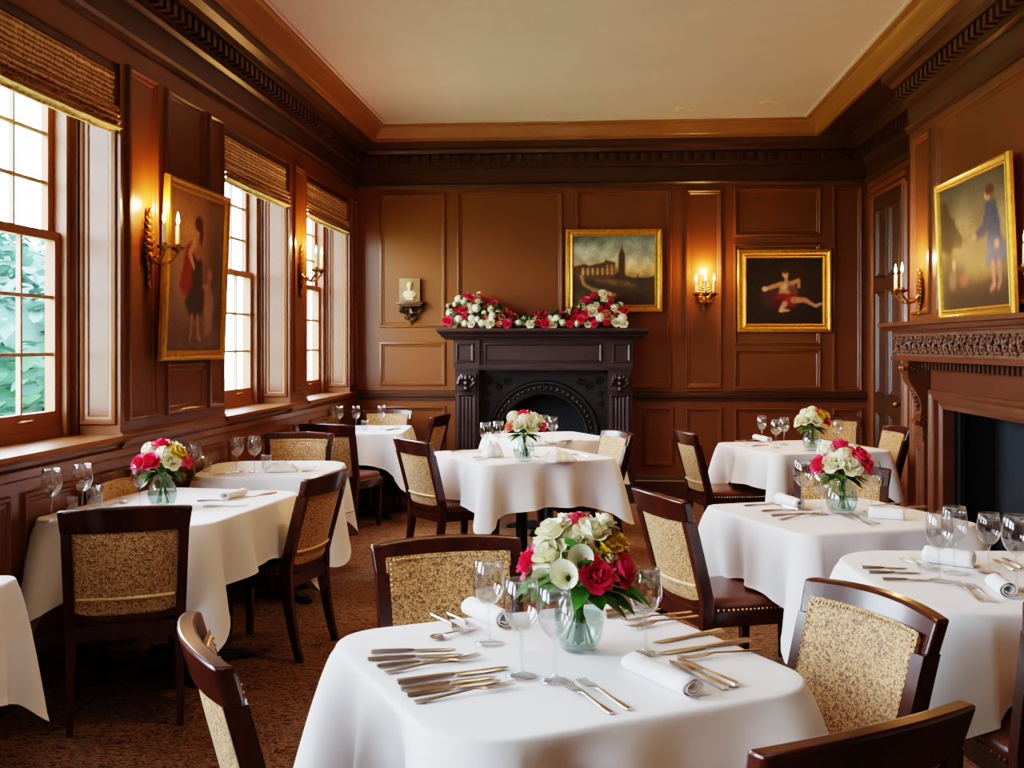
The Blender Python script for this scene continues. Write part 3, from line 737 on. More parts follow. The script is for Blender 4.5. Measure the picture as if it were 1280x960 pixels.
# ------------------------------------------------------------------ sconces
def sconce(name, label, loc, rz, cols, arm, rise=.0, plate=.36, power=5):
    t = empty(name, loc, rz); tag(t, label, 'wall light', 'candle wall sconces')
    m = MB()           # ornate back plate: stacked leaves and beads against the wall
    for k in range(11):
        z = -plate / 2 + plate * k / 10; wd = .018 + .026 * math.exp(-((k - 5.5) / 3) ** 2)
        m.ico((0, -.014, z), 1, 2, (wd, .014, plate / 16))
        if 1 < k < 10:
            for s_ in (-1, 1): m.tube([(0, -.015, z), (s_ * wd * 1.2, -.02, z + .012), (s_ * wd * 1.7, -.016, z + .03)], [.008, .007, .003], 6)
    m.ico((0, -.02, plate / 2 + .02), .016, 2, (1, .8, 1.5)); m.ico((0, -.02, -plate / 2 - .02), .012, 2, (1, .8, 1.8))
    m.build('back_plate', 'brass', t)
    for i, (cx, cy) in enumerate(cols):
        pts = [(0, -.02, -.02)]
        for q in range(1, 11):
            u = q / 10; pts.append((cx * u, -.02 + (cy + .02) * u, -.02 - .055 * math.sin(u * PI) * (1 if arm else .8) + (.0 + rise) * u))
        ez = pts[-1][2] + .02; pts.append((cx, cy, ez))
        a = MB().tube(pts, .008, 8)
        a.tube([(cx * .4 + .028 * (1 - j / 20) * math.cos(j * .5), cy * .4, -.06 + .028 * (1 - j / 20) * math.sin(j * .5)) for j in range(18)], .005, 6)
        for q in (3, 5, 7): a.ico(pts[q], .014, 1)
        a.build('arm', 'brass', t)
        MB().lathe([(.006, ez - .02), (.012, ez - .01), (.034, ez + .002), (.04, ez + .014), (.036, ez + .012), (.016, ez + .008), (.016, ez + .03), (.012, ez + .03), (.012, ez + .01)], 18, T=Matrix.Translation((cx, cy, 0))).build('drip_pan', 'brass', t)
        MB().lathe([(.001, ez + .012), (.0115, ez + .012), (.0115, ez + .125), (.009, ez + .132), (.001, ez + .134)], 14, T=Matrix.Translation((cx, cy, 0))).build('candle', 'candle', t)
        MB().lathe([(.001, ez + .136), (.007, ez + .146), (.0095, ez + .160), (.006, ez + .182), (.001, ez + .205)], 12, T=Matrix.Translation((cx, cy, 0))).build('flame', 'flame', t)
    ld = bpy.data.lights.new('candle_glow', 'POINT'); ld.energy = power; ld.color = (1, .50, .16); ld.shadow_soft_size = .02
    lo = bpy.data.objects.new('candle_glow', ld); COL.objects.link(lo); lo.parent = t
    lo.location = (sum(c[0] for c in cols) / len(cols), sum(c[1] for c in cols) / len(cols) + .03, ez + .24)
    return t
S2 = [(-.085, -.16), (.085, -.16)]
sconce('candle_sconce', 'two-candle gilt wall sconce overlapping the portrait by the nearest window', (XL, 5.67, 2.02), R(90), [(-.03, -.11), (.075, -.145)], 1, power=14)
sconce('candle_sconce', 'two-candle gilt wall sconce on the pier between the two far windows', (XL, 8.66, 2.10), R(90), S2, 1, power=14)
sconce('candle_sconce', 'three-candle brass wall sconce on the back wall between the two paintings', (1.015, D, 1.99), 0, [(-.085, -.1), (0, -.14), (.085, -.1)], 1, plate=.24, power=16)
sconce('candle_sconce', 'two-candle brass wall sconce above the left end of the brown mantel', (XB, 7.94, 1.88), R(-90), S2, 1, plate=.26, power=14)
sconce('candle_sconce', 'brass wall sconce beyond the right side of the large blue-figure painting, at the picture edge', (XB, 5.55, 1.88), R(-90), S2, 1, plate=.26, power=14)

# ------------------------------------------------------------------ chairs
def lean(z): return -.215 - max(0, z - .46) * .24 - max(0, z - .46) ** 2 * .06
def chair_tree():
    t = empty('dining_chair')
    sw = .215                         # half width between post centres at seat
    for s_ in (-1, 1):
        pts = []
        for z in (0, .1, .2, .3, .38, .46, .55, .65, .75, .79):
            y = -.215 - .065 * max(0, (.36 - z) / .36) ** 1.6 if z < .46 else lean(z)
            x = s_ * (sw - .012 + .026 * max(0, z - .3)); k = .6 + .4 * min(1, z / .4)
            pts.append((x, y, z, .0175 * k + .002, .022 * k + .003))
        MB().bar(pts).build('rear_leg', 'mahogany', t, smooth=30)
        pts = [(s_ * .205, .2, z, .014 + .008 * z / .4, .014 + .008 * z / .4) for z in (0, .2, .38)]
        MB().bar(pts).build('front_leg', 'mahogany', t, smooth=30)
    # seat frame
    def outline(u, e=0):
        pass
    m = MB()
    q = [(-.205, -.235), (.205, -.235), (.238, .225), (-.238, .225)]
    for i in range(4):
        a, b_ = Vector((*q[i], 0)), Vector((*q[(i + 1) % 4], 0)); d = (b_ - a).normalized(); n_ = Vector((-d.y, d.x, 0)) * .022
        m.add([(*(a + z)[:2], zz) for zz in (.345, .408) for z in (Vector(), n_)] + [(*(b_ + z)[:2], zz) for zz in (.345, .408) for z in (Vector(), n_)],
              [(0, 1, 3, 2), (4, 6, 7, 5), (0, 4, 5, 1), (2, 3, 7, 6), (0, 2, 6, 4), (1, 5, 7, 3)])
    m.build('seat_frame', 'mahogany', t, smooth=0)
    # leather seat
    rs = []
    def loop(sc, z, n=40):
        L = []
        for k in range(n):
            a = 2 * PI * k / n; c_, s2 = math.cos(a), math.sin(a); p = 5
            r_ = (abs(c_) ** p + abs(s2) ** p) ** (-1 / p); x, y = c_ * r_, s2 * r_
            wd = .222 + .018 * y; L.append((x * wd * sc, -.002 + y * .236 * sc, z))
        return L
    for sc, z in ((.97, .405), (1.0, .410), (1.02, .428), (1.01, .444), (.97, .455), (.85, .462), (.6, .467), (.3, .469), (.02, .469)): rs.append(loop(sc, z))
    seat = MB().rings(rs).build('seat', 'leather', t, smooth=60)
    m = MB()
    for p in loop(1.012, .414, 84):
        if p[1] > -.2: m.ico(p, .0055, 1)
    m.build('nail_trim', 'nail', seat)
    # bowed top rail
    def shell(z0, z1, hw, th_f, th_b, bow, nu=16, nv=6, crown=0, bulge=0, taper=0):
        F, B = [], []
        for j in range(nv + 1):
            v = j / nv; rf, rb = [], []
            for i in range(nu + 1):
                u = i / nu * 2 - 1; z = z0 + v * (z1 - z0 + crown * (1 - u * u)); y = lean(z) - bow * (1 - u * u)
                wq = hw + taper * v
                bl = bulge * (1 - abs(u) ** 4) * (1 - abs(2 * v - 1) ** 4)
                rf.append((u * wq, y + th_f + bl, z)); rb.append((u * wq, y - th_b - bl * .4, z))
            F.append(rf); B.append(rb)
        return F, B
    def solid(F, B):
        m = MB().grid(F).grid(B)
        m.grid([F[0], B[0]]).grid([F[-1], B[-1]])
        m.grid([[r[0] for r in F], [r[0] for r in B]]).grid([[r[-1] for r in F], [r[-1] for r in B]])
        bm = bmesh.new(); me = bpy.data.meshes.new('tmp'); me.from_pydata(m.v, [], m.f); bm.from_mesh(me)
        bmesh.ops.remove_doubles(bm, verts=bm.verts[:], dist=1e-5); bm.verts.index_update(); k = MB()
        k.v = [v.co[:] for v in bm.verts]; k.f = [tuple(v.index for v in f.verts) for f in bm.faces]; bm.free(); bpy.data.meshes.remove(me); return k
    rail = solid(*shell(.782, .872, .237, .021, .021, .036, crown=.012, taper=.010)).build('top_rail', 'mahogany', t, smooth=50)
    bv = rail.modifiers.new('soft', 'BEVEL'); bv.width = .008; bv.segments = 2; bv.limit_method = 'ANGLE'
    solid(*shell(.425, .458, .2, .013, .013, .028)).build('lower_rail', 'mahogany', t, smooth=40)
    for s_ in (-1, 1):
        pass
    F, B = shell(.448, .836, .192, .024, .012, .034, bulge=.013, taper=.011)
    B = shell(.448, .79, .192, .018, .012, .032, bulge=.014, taper=.010)[1]
    pad = solid(F, B).build('back_pad', 'fabric', t, smooth=60)
    # nail heads and welt around the pad, both faces
    def pt(u, z, front):
        y = lean(z) - .032 * (1 - u * u); hw = .19
        return (u * hw, y + (.025 if front else -.013), z)
    for fr_ in (True, False):
        m = MB()
        for k in range(36): m.ico(pt(k / 35 * 2 - 1, .460, fr_), .0045, 1)
        for s_ in (-1, 1):
            for k in range(1, 24): m.ico(pt(s_,   .460 + k * (.0155 if fr_ else .0133), fr_), .004, 1)
        if fr_:
            for k in range(1, 35): m.ico(pt(k / 35 * 2 - 1, .826, fr_), .004, 1)
        m.build('nail_trim', 'nail', pad)
    for fr_ in (True, False):
        m = MB().tube([(lambda p: (p[0], p[1] + (.016 if fr_ else -.006), p[2]))(pt(k / 15 * 1.9 - .95, .515, fr_)) for k in range(16)], .007, 6)
        m.build('welt', 'welt', pad)
    return t
CH = []
def chair(x, y, facing, label, scale=1):
    """facing: degrees anticlockwise from looking straight into the room"""
    if not CH: o = chair_tree(); CH.append(o)
    else: o = copy_tree(CH[0])
    o.location = (x, y, 0); o.rotation_euler = (0, 0, R(facing)); o.scale = (scale,) * 3
    tag(o, label, 'chair', 'upholstered dining chairs')
    return o
CHAIRS = [
 (-1.955, 4.36, 24, 'dark wood dining chair seen squarely from behind at the left flower table'),
 (-1.655, 5.30, 80, 'dining chair seen from behind tucked into the right side of the left flower table'),
 (-.56, 2.44, -62, 'nearest dining chair, cropped by the lower picture edge left of the foreground table'),
 (-.37, 3.17, 202, 'dining chair facing us across the foreground table, behind its wine glasses'),
 (.385, 2.64, 116, 'dining chair with pale sunlit back pad at the right side of the foreground table'),
 (.262, 2.11, 34, 'dining chair whose bowed top rail alone shows, front edge of the foreground table'),
 (1.255, 3.10, 5, 'dining chair cut by the right picture edge, leather seat under the right front table'),
 (.55, 4.76, -67, 'dining chair at the left side of the table before the brown fireplace, shiny leather seat'),
 (.93, 8.12, -76, 'dining chair at the left of the far right table, beneath the wall sconce'),
 (1.98, 9.48, 168, 'dining chair behind the far right table, next to the recess door'),
 (1.95, 8.50, 98, 'dining chair between the far right table and the brown mantel corner, facing left'),
 (1.135, 5.45, 160, 'dining chair half hidden behind the bouquet of the table before the brown fireplace'),
 (-.985, 7.33, -52, 'dining chair at the left side of the centre table, leather seat and white welt showing'),
 (-.165, 7.80, 115, 'dining chair at the right side of the centre table, against the black fireplace'),
 (-1.74, 9.72, 80, 'dining chair seen edge-on between the back corner table and the black fireplace'),
 (-2.10, 7.28, 186, 'dining chair facing us behind the second left table with the oval end'),
 (-2.085, 8.80, -14, 'dining chair seen from behind at the near side of the back corner table'),
 (-2.06, 10.17, 181, 'dining chair against the back wall behind the corner table glasses'),
 (-2.075, 5.17, -90, 'dining chair with its back to the window wall beside the left flower table'),
]
for a in CHAIRS: chair(*a)

# ------------------------------------------------------------------ tables and cloths
def rrect(w, d, r, n=260):
    """rounded rectangle outline: list of (x, y, nx, ny, corner weight)"""
    hw, hd = w / 2 - r, d / 2 - r; segs = []
    L1, L2, La = 2 * hw, 2 * hd, PI * r / 2; tot = 2 * L1 + 2 * L2 + 4 * La; out = []
    cs = [(hw, -hd, -PI / 2), (hw, hd, 0), (-hw, hd, PI / 2), (-hw, -hd, PI)]
    for k in range(n):
        s = tot * k / n
        for i in range(4):
            L = L1 if i % 2 == 0 else L2
            if s < L:
                tt = s / L
                sx = [(-hw + tt * L1, -hd - r, 0, -1), (hw + r, -hd + tt * L2, 1, 0), (hw - tt * L1, hd + r, 0, 1), (-hw - r, hd - tt * L2, -1, 0)][i]
                cwt = max(0, 1 - min(s, L - s) / min(.27, L * .45)); out.append((*sx, .5 * cwt ** 1.3)); break
            s -= L
            if s < La:
                a = cs[i][2] + s / r; tt = s / La
                out.append((cs[i][0] + r * math.cos(a), cs[i][1] + r * math.sin(a), math.cos(a), math.sin(a), .5 + .5 * math.sin(tt * PI))); break
            s -= La
        else: out.append(out[-1])
    return out
ZT = .76
def wall_clamp(x, y, loc, rz):
    wx = loc[0] + x * math.cos(rz) - y * math.sin(rz); k = XL + .025 - wx
    return (x + k * math.cos(rz), y - k * math.sin(rz)) if k > 0 else (x, y)
def table(loc, rz, w, d, r, over, corner, label_cloth, label_table, seed, fold=1.0, z=ZT):
    rr = random.Random(seed)
    t = empty('dining_table', (*loc, 0), rz); tag(t, label_table, 'table', 'cloth-covered dining tables')
    tw, td = w - .02, d - .02
    rs = [[(x, y, zz) for x, y, *_ in rrect(tw, td, max(.02, r - .01), 80)] for zz in (z - .04, z - .006)]
    MB().rings(rs).build('table_top', 'mahogany', t, smooth=30)
    m = MB().lathe([(.001, .03), (.075, .03), (.06, .06), (.04, .1), (.036, .5), (.05, .62), (.11, .70), (.12, z - .04), (.001, z - .04)], 20)
    m.build('column', 'black_metal', t)
    m = MB()
    for k in range(4):
        a = k * PI / 2 + PI / 4; c_, s_ = math.cos(a), math.sin(a); L = min(w, d) * .40
        T = Matrix.Rotation(a, 4, 'Z')
        m.rings([[(x, -wd, z0), (x, wd, z0), (x, wd * .8, z1), (x, -wd * .8, z1)] for x, wd, z0, z1 in ((0, .04, .015, .085), (L * .6, .036, .012, .055), (L, .034, .0, .035))], T=T)
        m.lathe([(.001, 0), (.04, 0), (.04, .02), (.001, .03)], 12, T=Matrix.Translation((L * c_, L * s_, 0)))
    m.build('base', 'black_metal', t, smooth=30)
    # cloth
    ol = rrect(w, d, r); n = len(ol); ph = [rr.uniform(0, 6.28) for _ in range(6)]
    per = 0; S = [0]
    for i in range(1, n): per += math.hypot(ol[i][0] - ol[i - 1][0], ol[i][1] - ol[i - 1][1]); S.append(per)
    P = []
    for f in (.0, .25, .5, .7, .85, .95, 1.0):
        P.append([(x * f, y * f, z + .0015 * noise.noise(Vector((x * f * 5, y * f * 5, seed)))) for x, y, *_ in ol])
    e = .012
    for k in (1, 2, 3):
        a = k / 3 * PI / 2
        P.append([(x + nx * e * math.sin(a), y + ny * e * math.sin(a), z - e * (1 - math.cos(a))) for x, y, nx, ny, cw in ol])
    NT = 16
    for j in range(1, NT + 1):
        tt = j / NT; row = []
        for i, (x, y, nx, ny, cw) in enumerate(ol):
            s = S[i]; L = over + corner * cw ** 1.25 + .012 * math.sin(s * 2.1 + ph[0])
            g = tt ** .72
            f = math.sin(s * 15 + ph[1] + 1.6 * math.sin(s * 3 + ph[2])) * .55 + math.sin(s * 27 + ph[3]) * .25 + math.sin(s * 7.3 + ph[4]) * .4
            # cloth gathers into a cone at each corner with a pleat either side
            cone = cw ** 1.6 * (.085 + .12 * corner)
            pleat = -.05 * math.exp(-((cw - .33) / .13) ** 2) * tt
            o = e + g * (.012 + fold * .07 * f * (1 - .6 * cw) + cone + pleat)
            row.append((*wall_clamp(x + nx * o, y + ny * o, loc, rz), max(z - e - (L - e) * tt * (1 - .04 * cw * tt), .02)))
        P.append(row)
    m = MB(); m.rings(P, cap=False)
    # hem: a narrow doubled band
    m.rings([[(x, y, zz) for x, y, zz in P[-2]], [(x + ol[i][2] * .003, y + ol[i][3] * .003, zz - .001) for i, (x, y, zz) in enumerate(P[-1])]], cap=False)
    o = m.build('tablecloth', 'linen', smooth=180, loc=(*loc, 0), rot=(0, 0, rz))
    tag(o, label_cloth, 'tablecloth', 'white tablecloths')
    return t
TABLES = [
 ((-.10, 2.58), R(29), .89, .87, .15, .275, .10, 'white cloth with rounded corners on the foreground table holding the big bouquet', 'pedestal table under the foreground white cloth', 11, 1.2),
 ((-1.965, 4.93), R(-7), .80, 1.10, .13, .27, .27, 'white cloth on the left table with the flower vase, corner hanging low', 'black pedestal table under the left flower-vase cloth', 12, .8),
 ((-1.965, 6.42), R(8), .80, .86, .20, .27, .25, 'white cloth on the second table along the windows, behind the left bouquet', 'pedestal table under the second cloth along the windows', 13, .8),
 ((-2.04, 9.50), R(4), .66, .92, .05, .25, .25, 'white cloth on the back corner table under the far window', 'pedestal table under the back corner cloth', 14, .8),
 ((-.53, 7.36), R(30), .94, .94, .06, .285, .15, 'white cloth on the centre table before the black fireplace', 'dark pedestal table under the centre cloth', 15, .9),
 ((-.42, 8.86), R(28), .82, .82, .06, .28, .1, 'white cloth partly hidden behind the centre table, closest to the black fireplace', 'pedestal table closest to the black fireplace', 16, .8),
 ((1.47, 8.13), R(20), .92, .92, .08, .25, .16, 'white cloth on the far right table by the recess door', 'pedestal table under the far right cloth', 17, .9),
 ((1.03, 4.88), R(22), .84, .84, .07, .27, .24, 'white cloth on the table before the brown fireplace with its own bouquet', 'pedestal table with black foot showing before the brown fireplace', 18, .8),
 ((1.325, 3.58), R(3), .96, .92, .22, .25, .12, 'white cloth on the right front table cut by the right picture edge', 'pedestal table under the right front cloth', 19, .8),
 ((-2.10, 2.98), R(6), .54, .72, .05, .32, .18, 'white cloth corner hanging at the lower left picture edge', 'table mostly outside the lower left picture edge', 20, .6),
]
for a in TABLES: table(*a)
ZI = ZT + .0022               # what stands on a cloth

# ------------------------------------------------------------------ glassware
GP = {}
def glass_proto(kind):
    if kind in GP: return GP[kind]
    if kind == 'wine':
        prof = [(.001, .0), (.036, 0.0005), (.037, .002), (.02, .005), (.006, .010), (.0042, .02), (.0038, .05), (.0042, .085), (.007, .094), (.02, .102), (.032, .117), (.0395, .137), (.0405, .150), (.038, .175), (.0335, .205), (.033, .2055), (.0375, .175), (.0398, .150), (.0388, .137), (.0313, .118), (.0193, .104), (.001, .0985)]
    else:
        prof = [(.001, 0), (.026, 0), (.028, .004), (.031, .05), (.033, .088), (.0322, .0885), (.030, .05), (.027, .012), (.001, .010)]
    m = MB().lathe(prof, 28); o = m.build('wine_glass' if kind == 'wine' else 'water_tumbler', 'glass', smooth=180); GP[kind] = (o, [False]); return GP[kind]
def glass(x, y, label, kind='wine', s=1.0, z=ZI, group='stemmed wine glasses', pos=None):
    o, used = glass_proto(kind)
    if used[0]: o = o.copy(); COL.objects.link(o)
    used[0] = True; p = pos or zp(x, y, z)
    o.location = (p[0], p[1], z); o.scale = (s, s, s); tag(o, label, 'glass', group)
TU = 'short water tumblers'
for g in [
 (611, 804, 'stemmed wine glass before the chair pad, leftmost on the foreground table', 'wine', 1.0),
 (652, 845, 'stemmed wine glass in the middle of the three left of the foreground vase', 'wine', 1.05),
 (694, 851, 'rounder wine glass standing right in front of the foreground vase', 'wine', 1.0),
 (807, 817, 'lone wine glass right of the foreground bouquet', 'wine', 1.0),
 (64, 652, 'wine glass furthest left on the left flower table', 'wine', 1.08),
 (103, 644, 'wine glass between the leftmost glass and the tumbler on the left flower table', 'wine', 1.08),
 (175, 636, 'wine glass overlapping the left bouquet', 'wine', 1.0),
 (118, 636, 'patterned short tumbler on the left flower table', 'tumbler', 1.15),
 (90, 641, 'small clear tumbler beside the patterned one on the left flower table', 'tumbler', .8),
 (243, 600, 'wine glass just right of the left bouquet, on the second table by the windows', 'wine', 1.0),
 (296, 590, 'left glass of the close pair on the second table by the windows', 'wine', 1.0),
 (318, 590, 'right glass of the close pair on the second table by the windows', 'wine', 1.02),
 (258, 589, 'tumbler next to the bouquet side glass on the second table by the windows', 'tumbler', .95),
 (333, 586, 'tumbler right of the glass pair on the second table by the windows', 'tumbler', .95),
 (415, 535, 'far left wine glass on the back corner table', 'wine', 1.0),
 (424, 537, 'wine glass touching the far left one on the back corner table', 'wine', 1.0),
 (445, 537, 'wine glass standing alone mid-way on the back corner table', 'wine', 1.0),
 (477, 536, 'wine glass before the chair pad on the back corner table', 'wine', 1.0),
 (456, 538, 'short tumbler on the back corner table', 'tumbler', 1.0),
 (403, 536, 'short tumbler at the window end of the back corner table', 'tumbler', 1.0),
 (607, 568, 'left one of the glass pair beside the centre table bouquet', 'wine', 1.05),
 (623, 566, 'right one of the glass pair beside the centre table bouquet', 'wine', 1.05),
 (680, 552, 'left glass of the pair on the cloth closest to the black fireplace', 'wine', 1.0),
 (691, 555, 'right glass of the pair on the cloth closest to the black fireplace', 'wine', 1.0),
 (952, 553, 'wine glass furthest left on the far right table', 'wine', 1.0),
 (970, 560, 'middle wine glass of the cluster on the far right table', 'wine', 1.0),
 (980, 556, 'rightmost wine glass of the cluster left of the far right bouquet', 'wine', 1.0),
 (1047, 558, 'wine glass right of the bouquet on the far right table', 'wine', .95),
 (1004, 637, 'wine glass left of the bouquet on the table before the brown fireplace', 'wine', 1.1),
 (1027, 643, 'wine glass close against the vase on the table before the brown fireplace', 'wine', .9),
 (1089, 640, 'wine glass right of the bouquet on the table before the brown fireplace', 'wine', 1.1),
 (1174, 726, 'front wine glass of the overlapping pair on the right front table', 'wine', 1.05),
 (1193, 716, 'rear wine glass of the overlapping pair on the right front table', 'wine', 1.05),
 (1236, 716, 'wine glass seen against the dark firebox on the right front table', 'wine', .95),
 (1271, 737, 'wine glass at the right picture edge on the right front table', 'wine', 1.1)]:
    glass(g[0], g[1], g[2], g[3], g[4], group=TU if g[3] == 'tumbler' else 'stemmed wine glasses')

# ------------------------------------------------------------------ cutlery
CP = {}
def strip(m, rows):            # rows: (y, half width, z, thickness)
    m.rings([[(-w, y, z), (w, y, z), (w * .7, y, z + t_), (-w * .7, y, z + t_)] for y, w, z, t_ in rows])
def cutlery_proto(k):
    if k in CP: return CP[k]
    m = MB(); L = .21
    if k == 'knife':
        strip(m, [(-.105, .006, 0, .007), (-.1, .0085, 0, .008), (-.02, .0065, 0, .007), (0, .005, .001, .005)])
        strip(m, [(0, .005, .001, .004), (.01, .0095, .001, .0025), (.06, .0105, .001, .002), (.09, .0085, .001, .0018), (.105, .001, .001, .0012)])
    elif k == 'fork':
        strip(m, [(-.105, .007, .001, .003), (-.09, .0085, .001, .003), (-.03, .0045, .004, .003), (.02, .0035, .008, .003), (.035, .009, .007, .0025), (.05, .0125, .005, .002)])
        for q in range(4):
            x = -.0105 + q * .007; m.rings([[(x - w, y, z), (x + w, y, z), (x + w, y, z + .0018), (x - w, y, z + .0018)] for y, z, w in ((.049, .005, .0022), (.07, .0035, .0018), (.09, .005, .0016), (.105, .008, .0008))])
    else:
        strip(m, [(-.105, .007, .001, .003), (-.09, .0085, .001, .003), (-.03, .0045, .004, .003), (.03, .0035, .007, .003), (.042, .006, .006, .002)])
        rs = []
        for rr_, zz in ((1, .007), (.85, .003), (.5, .0015), (.05, .001), ): rs.append([(.019 * rr_ * math.cos(2 * PI * j / 20), .07 + .031 * rr_ * math.sin(2 * PI * j / 20), zz) for j in range(20)])
        m.rings(rs, cap=False); m.rings([[(x, y, z + .001) for x, y, z in r] for r in rs], cap=False)
    o = m.build('table_' + k, 'silver', smooth=40); CP[k] = (o, [False]); return CP[k]
def cutlery(k, x0, y0, x1, y1, label, dz=0, fixed=None):
    o, used = cutlery_proto(k)
    if used[0]: o = o.copy(); COL.objects.link(o)
    used[0] = True; a, b_ = zp(x0, y0, ZI), zp(x1, y1, ZI)          # handle end, tip
    d = b_ - a; mid = (a + b_) / 2; L = max(.15, min(.27, d.length))
    o.location = (mid.x, mid.y, ZI + dz); o.rotation_euler = (0, 0, math.atan2(d.y, d.x) - PI / 2); o.scale = (L / .21 if L > .21 else 1, L / .21, 1)
    tag(o, label, k, 'silver cutlery on the tables')
F_ = 'foreground table'
CUT = [
 ('knife', 463, 816, 570, 812, 'rearmost knife of the far left cutlery fan, ' + F_),
 ('knife', 459, 825, 579, 819, 'second knife from the back in the far left cutlery fan, ' + F_),
 ('knife', 471, 834, 577, 824, 'knife lying just behind the fork in the far left cutlery fan, ' + F_),
 ('fork', 481, 842, 600, 822, 'fork at the front of the far left cutlery fan of the ' + F_),
 ('knife', 496, 855, 636, 835, 'long knife at the back of the near left cutlery fan of the ' + F_),
 ('knife', 501, 863, 620, 846, 'second piece, a knife, in the near left cutlery fan of the ' + F_),
 ('knife', 508, 870, 626, 851, 'third piece, a knife, in the near left cutlery fan of the ' + F_),
 ('fork', 518, 879, 641, 858, 'fork nearest us in the near left cutlery fan of the ' + F_),
 ('fork', 541, 768, 582, 795, 'left fork behind the spoon near the rear napkin of the ' + F_),
 ('fork', 561, 767, 596, 790, 'right fork beside the rear napkin of the ' + F_),
 ('spoon', 592, 786, 538, 801, 'silver spoon with upturned bowl on the left rear of the ' + F_),
 ('fork', 765, 893, 708, 858, 'left one of the two forks at the front edge of the ' + F_),
 ('fork', 787, 888, 725, 853, 'right one of the two forks, next to the rolled front napkin of the ' + F_),
 ('knife', 908, 862, 836, 826, 'knife lying directly along the rolled front napkin of the ' + F_),
 ('knife', 921, 859, 846, 823, 'outer knife of the two beside the rolled front napkin of the ' + F_),
 ('knife', 904, 789, 817, 804, 'slim knife at the rear of three by the right edge of the ' + F_),
 ('knife', 938, 801, 823, 818, 'broad bladed knife in the middle of three by the right edge of the ' + F_),
 ('fork', 952, 813, 850, 826, 'fork at the front of three by the right edge of the ' + F_),
 ('knife', 756, 766, 822, 757, 'rearmost knife behind the lone right wine glass on the ' + F_),
 ('knife', 757, 773, 826, 762, 'second knife behind the lone right wine glass on the ' + F_),
 ('fork', 864, 766, 779, 779, 'upper fork behind the lone right glass, ' + F_),
 ('fork', 872, 771, 785, 787, 'lower fork behind the lone right glass, ' + F_),
]
def setting(tab, items):
    for k, x0, y0, x1, y1, w_ in items: CUT.append((k, x0, y0, x1, y1, w_ + ' ' + tab))
setting('on the left flower table', [
 ('knife', 246, 627, 303, 625, 'rear knife behind the mauve napkin'), ('knife', 253, 634, 312, 632, 'front knife before the mauve napkin'),
 ('fork', 338, 612, 292, 618, 'fork at the far right corner'), ('knife', 345, 616, 300, 623, 'knife at the far right corner'),
 ('fork', 122, 630, 152, 624, 'fork beside the patterned tumbler'), ('spoon', 130, 634, 158, 628, 'spoon beside the patterned tumbler')])
setting('on the second table by the windows', [
 ('fork', 262, 590, 288, 587, 'fork behind the bouquet side tumbler'), ('knife', 268, 594, 293, 591, 'knife behind the bouquet side tumbler'),
 ('fork', 372, 588, 395, 585, 'fork right of the folded napkin'), ('knife', 378, 590, 404, 587, 'knife right of the folded napkin')])
setting('on the back corner table', [
 ('knife', 478, 539, 506, 535, 'knife at the right end'), ('fork', 484, 538, 502, 533, 'fork at the right end')])
setting('on the centre table', [
 ('knife', 563, 565, 600, 562, 'rearmost knife at the left edge'), ('fork', 566, 568, 606, 565, 'fork at the left edge'),
 ('knife', 588, 573, 628, 568, 'knife in front of the upright napkin'), ('fork', 592, 576, 632, 571, 'fork in front of the upright napkin'),
 ('fork', 682, 577, 655, 570, 'fork in front of the vase'), ('knife', 690, 576, 664, 569, 'knife in front of the vase'),
 ('knife', 737, 571, 712, 567, 'knife right of the crumpled napkin')])
setting('on the cloth closest to the black fireplace', [('knife', 698, 553, 718, 549, 'knife'), ('fork', 705, 555, 726, 551, 'fork')])
setting('on the far right table', [
 ('knife', 920, 552, 944, 550, 'rear knife at the left edge'), ('fork', 930, 555, 956, 553, 'fork at the left edge'),
 ('knife', 940, 558, 962, 556, 'front knife at the left edge'), ('knife', 1068, 558, 1050, 554, 'knife right of the napkin')])
setting('on the table before the brown fireplace', [
 ('knife', 930, 633, 964, 630, 'rearmost knife at the left edge'), ('knife', 998, 638, 961, 628, 'knife along the rear napkin'),
 ('knife', 952, 640, 1003, 637, 'broad knife in the middle of the left setting'), ('knife', 964, 645, 1012, 641, 'knife just behind the fork of the left setting'),
 ('fork', 974, 650, 1022, 643, 'front fork of the left setting'), ('fork', 1091, 657, 1053, 645, 'left fork of the pair beside the vase'),
 ('fork', 1098, 655, 1062, 644, 'right fork of the pair beside the vase'), ('knife', 1128, 630, 1085, 633, 'rear knife behind the front napkin'),
 ('knife', 1158, 634, 1112, 636, 'knife at the right edge')])
setting('on the right front table', [
 ('knife', 1076, 710, 1134, 711, 'rearmost knife at the left edge'), ('knife', 1085, 716, 1152, 717, 'middle knife at the left edge'),
 ('knife', 1102, 725, 1166, 726, 'front knife at the left edge'), ('fork', 1126, 699, 1162, 715, 'left fork leading to the rolled napkin'),
 ('fork', 1140, 698, 1172, 713, 'right fork leading to the rolled napkin'), ('fork', 1228, 752, 1194, 729, 'left fork of the pair at the near edge'),
 ('fork', 1243, 753, 1212, 733, 'right fork of the pair at the near edge'), ('knife', 1268, 714, 1241, 699, 'left knife of the pair at the rear right'),
 ('knife', 1277, 711, 1253, 698, 'right knife of the pair at the rear right')])
for i, cu in enumerate(CUT): cutlery(*cu, dz=.0004 * (i % 5))

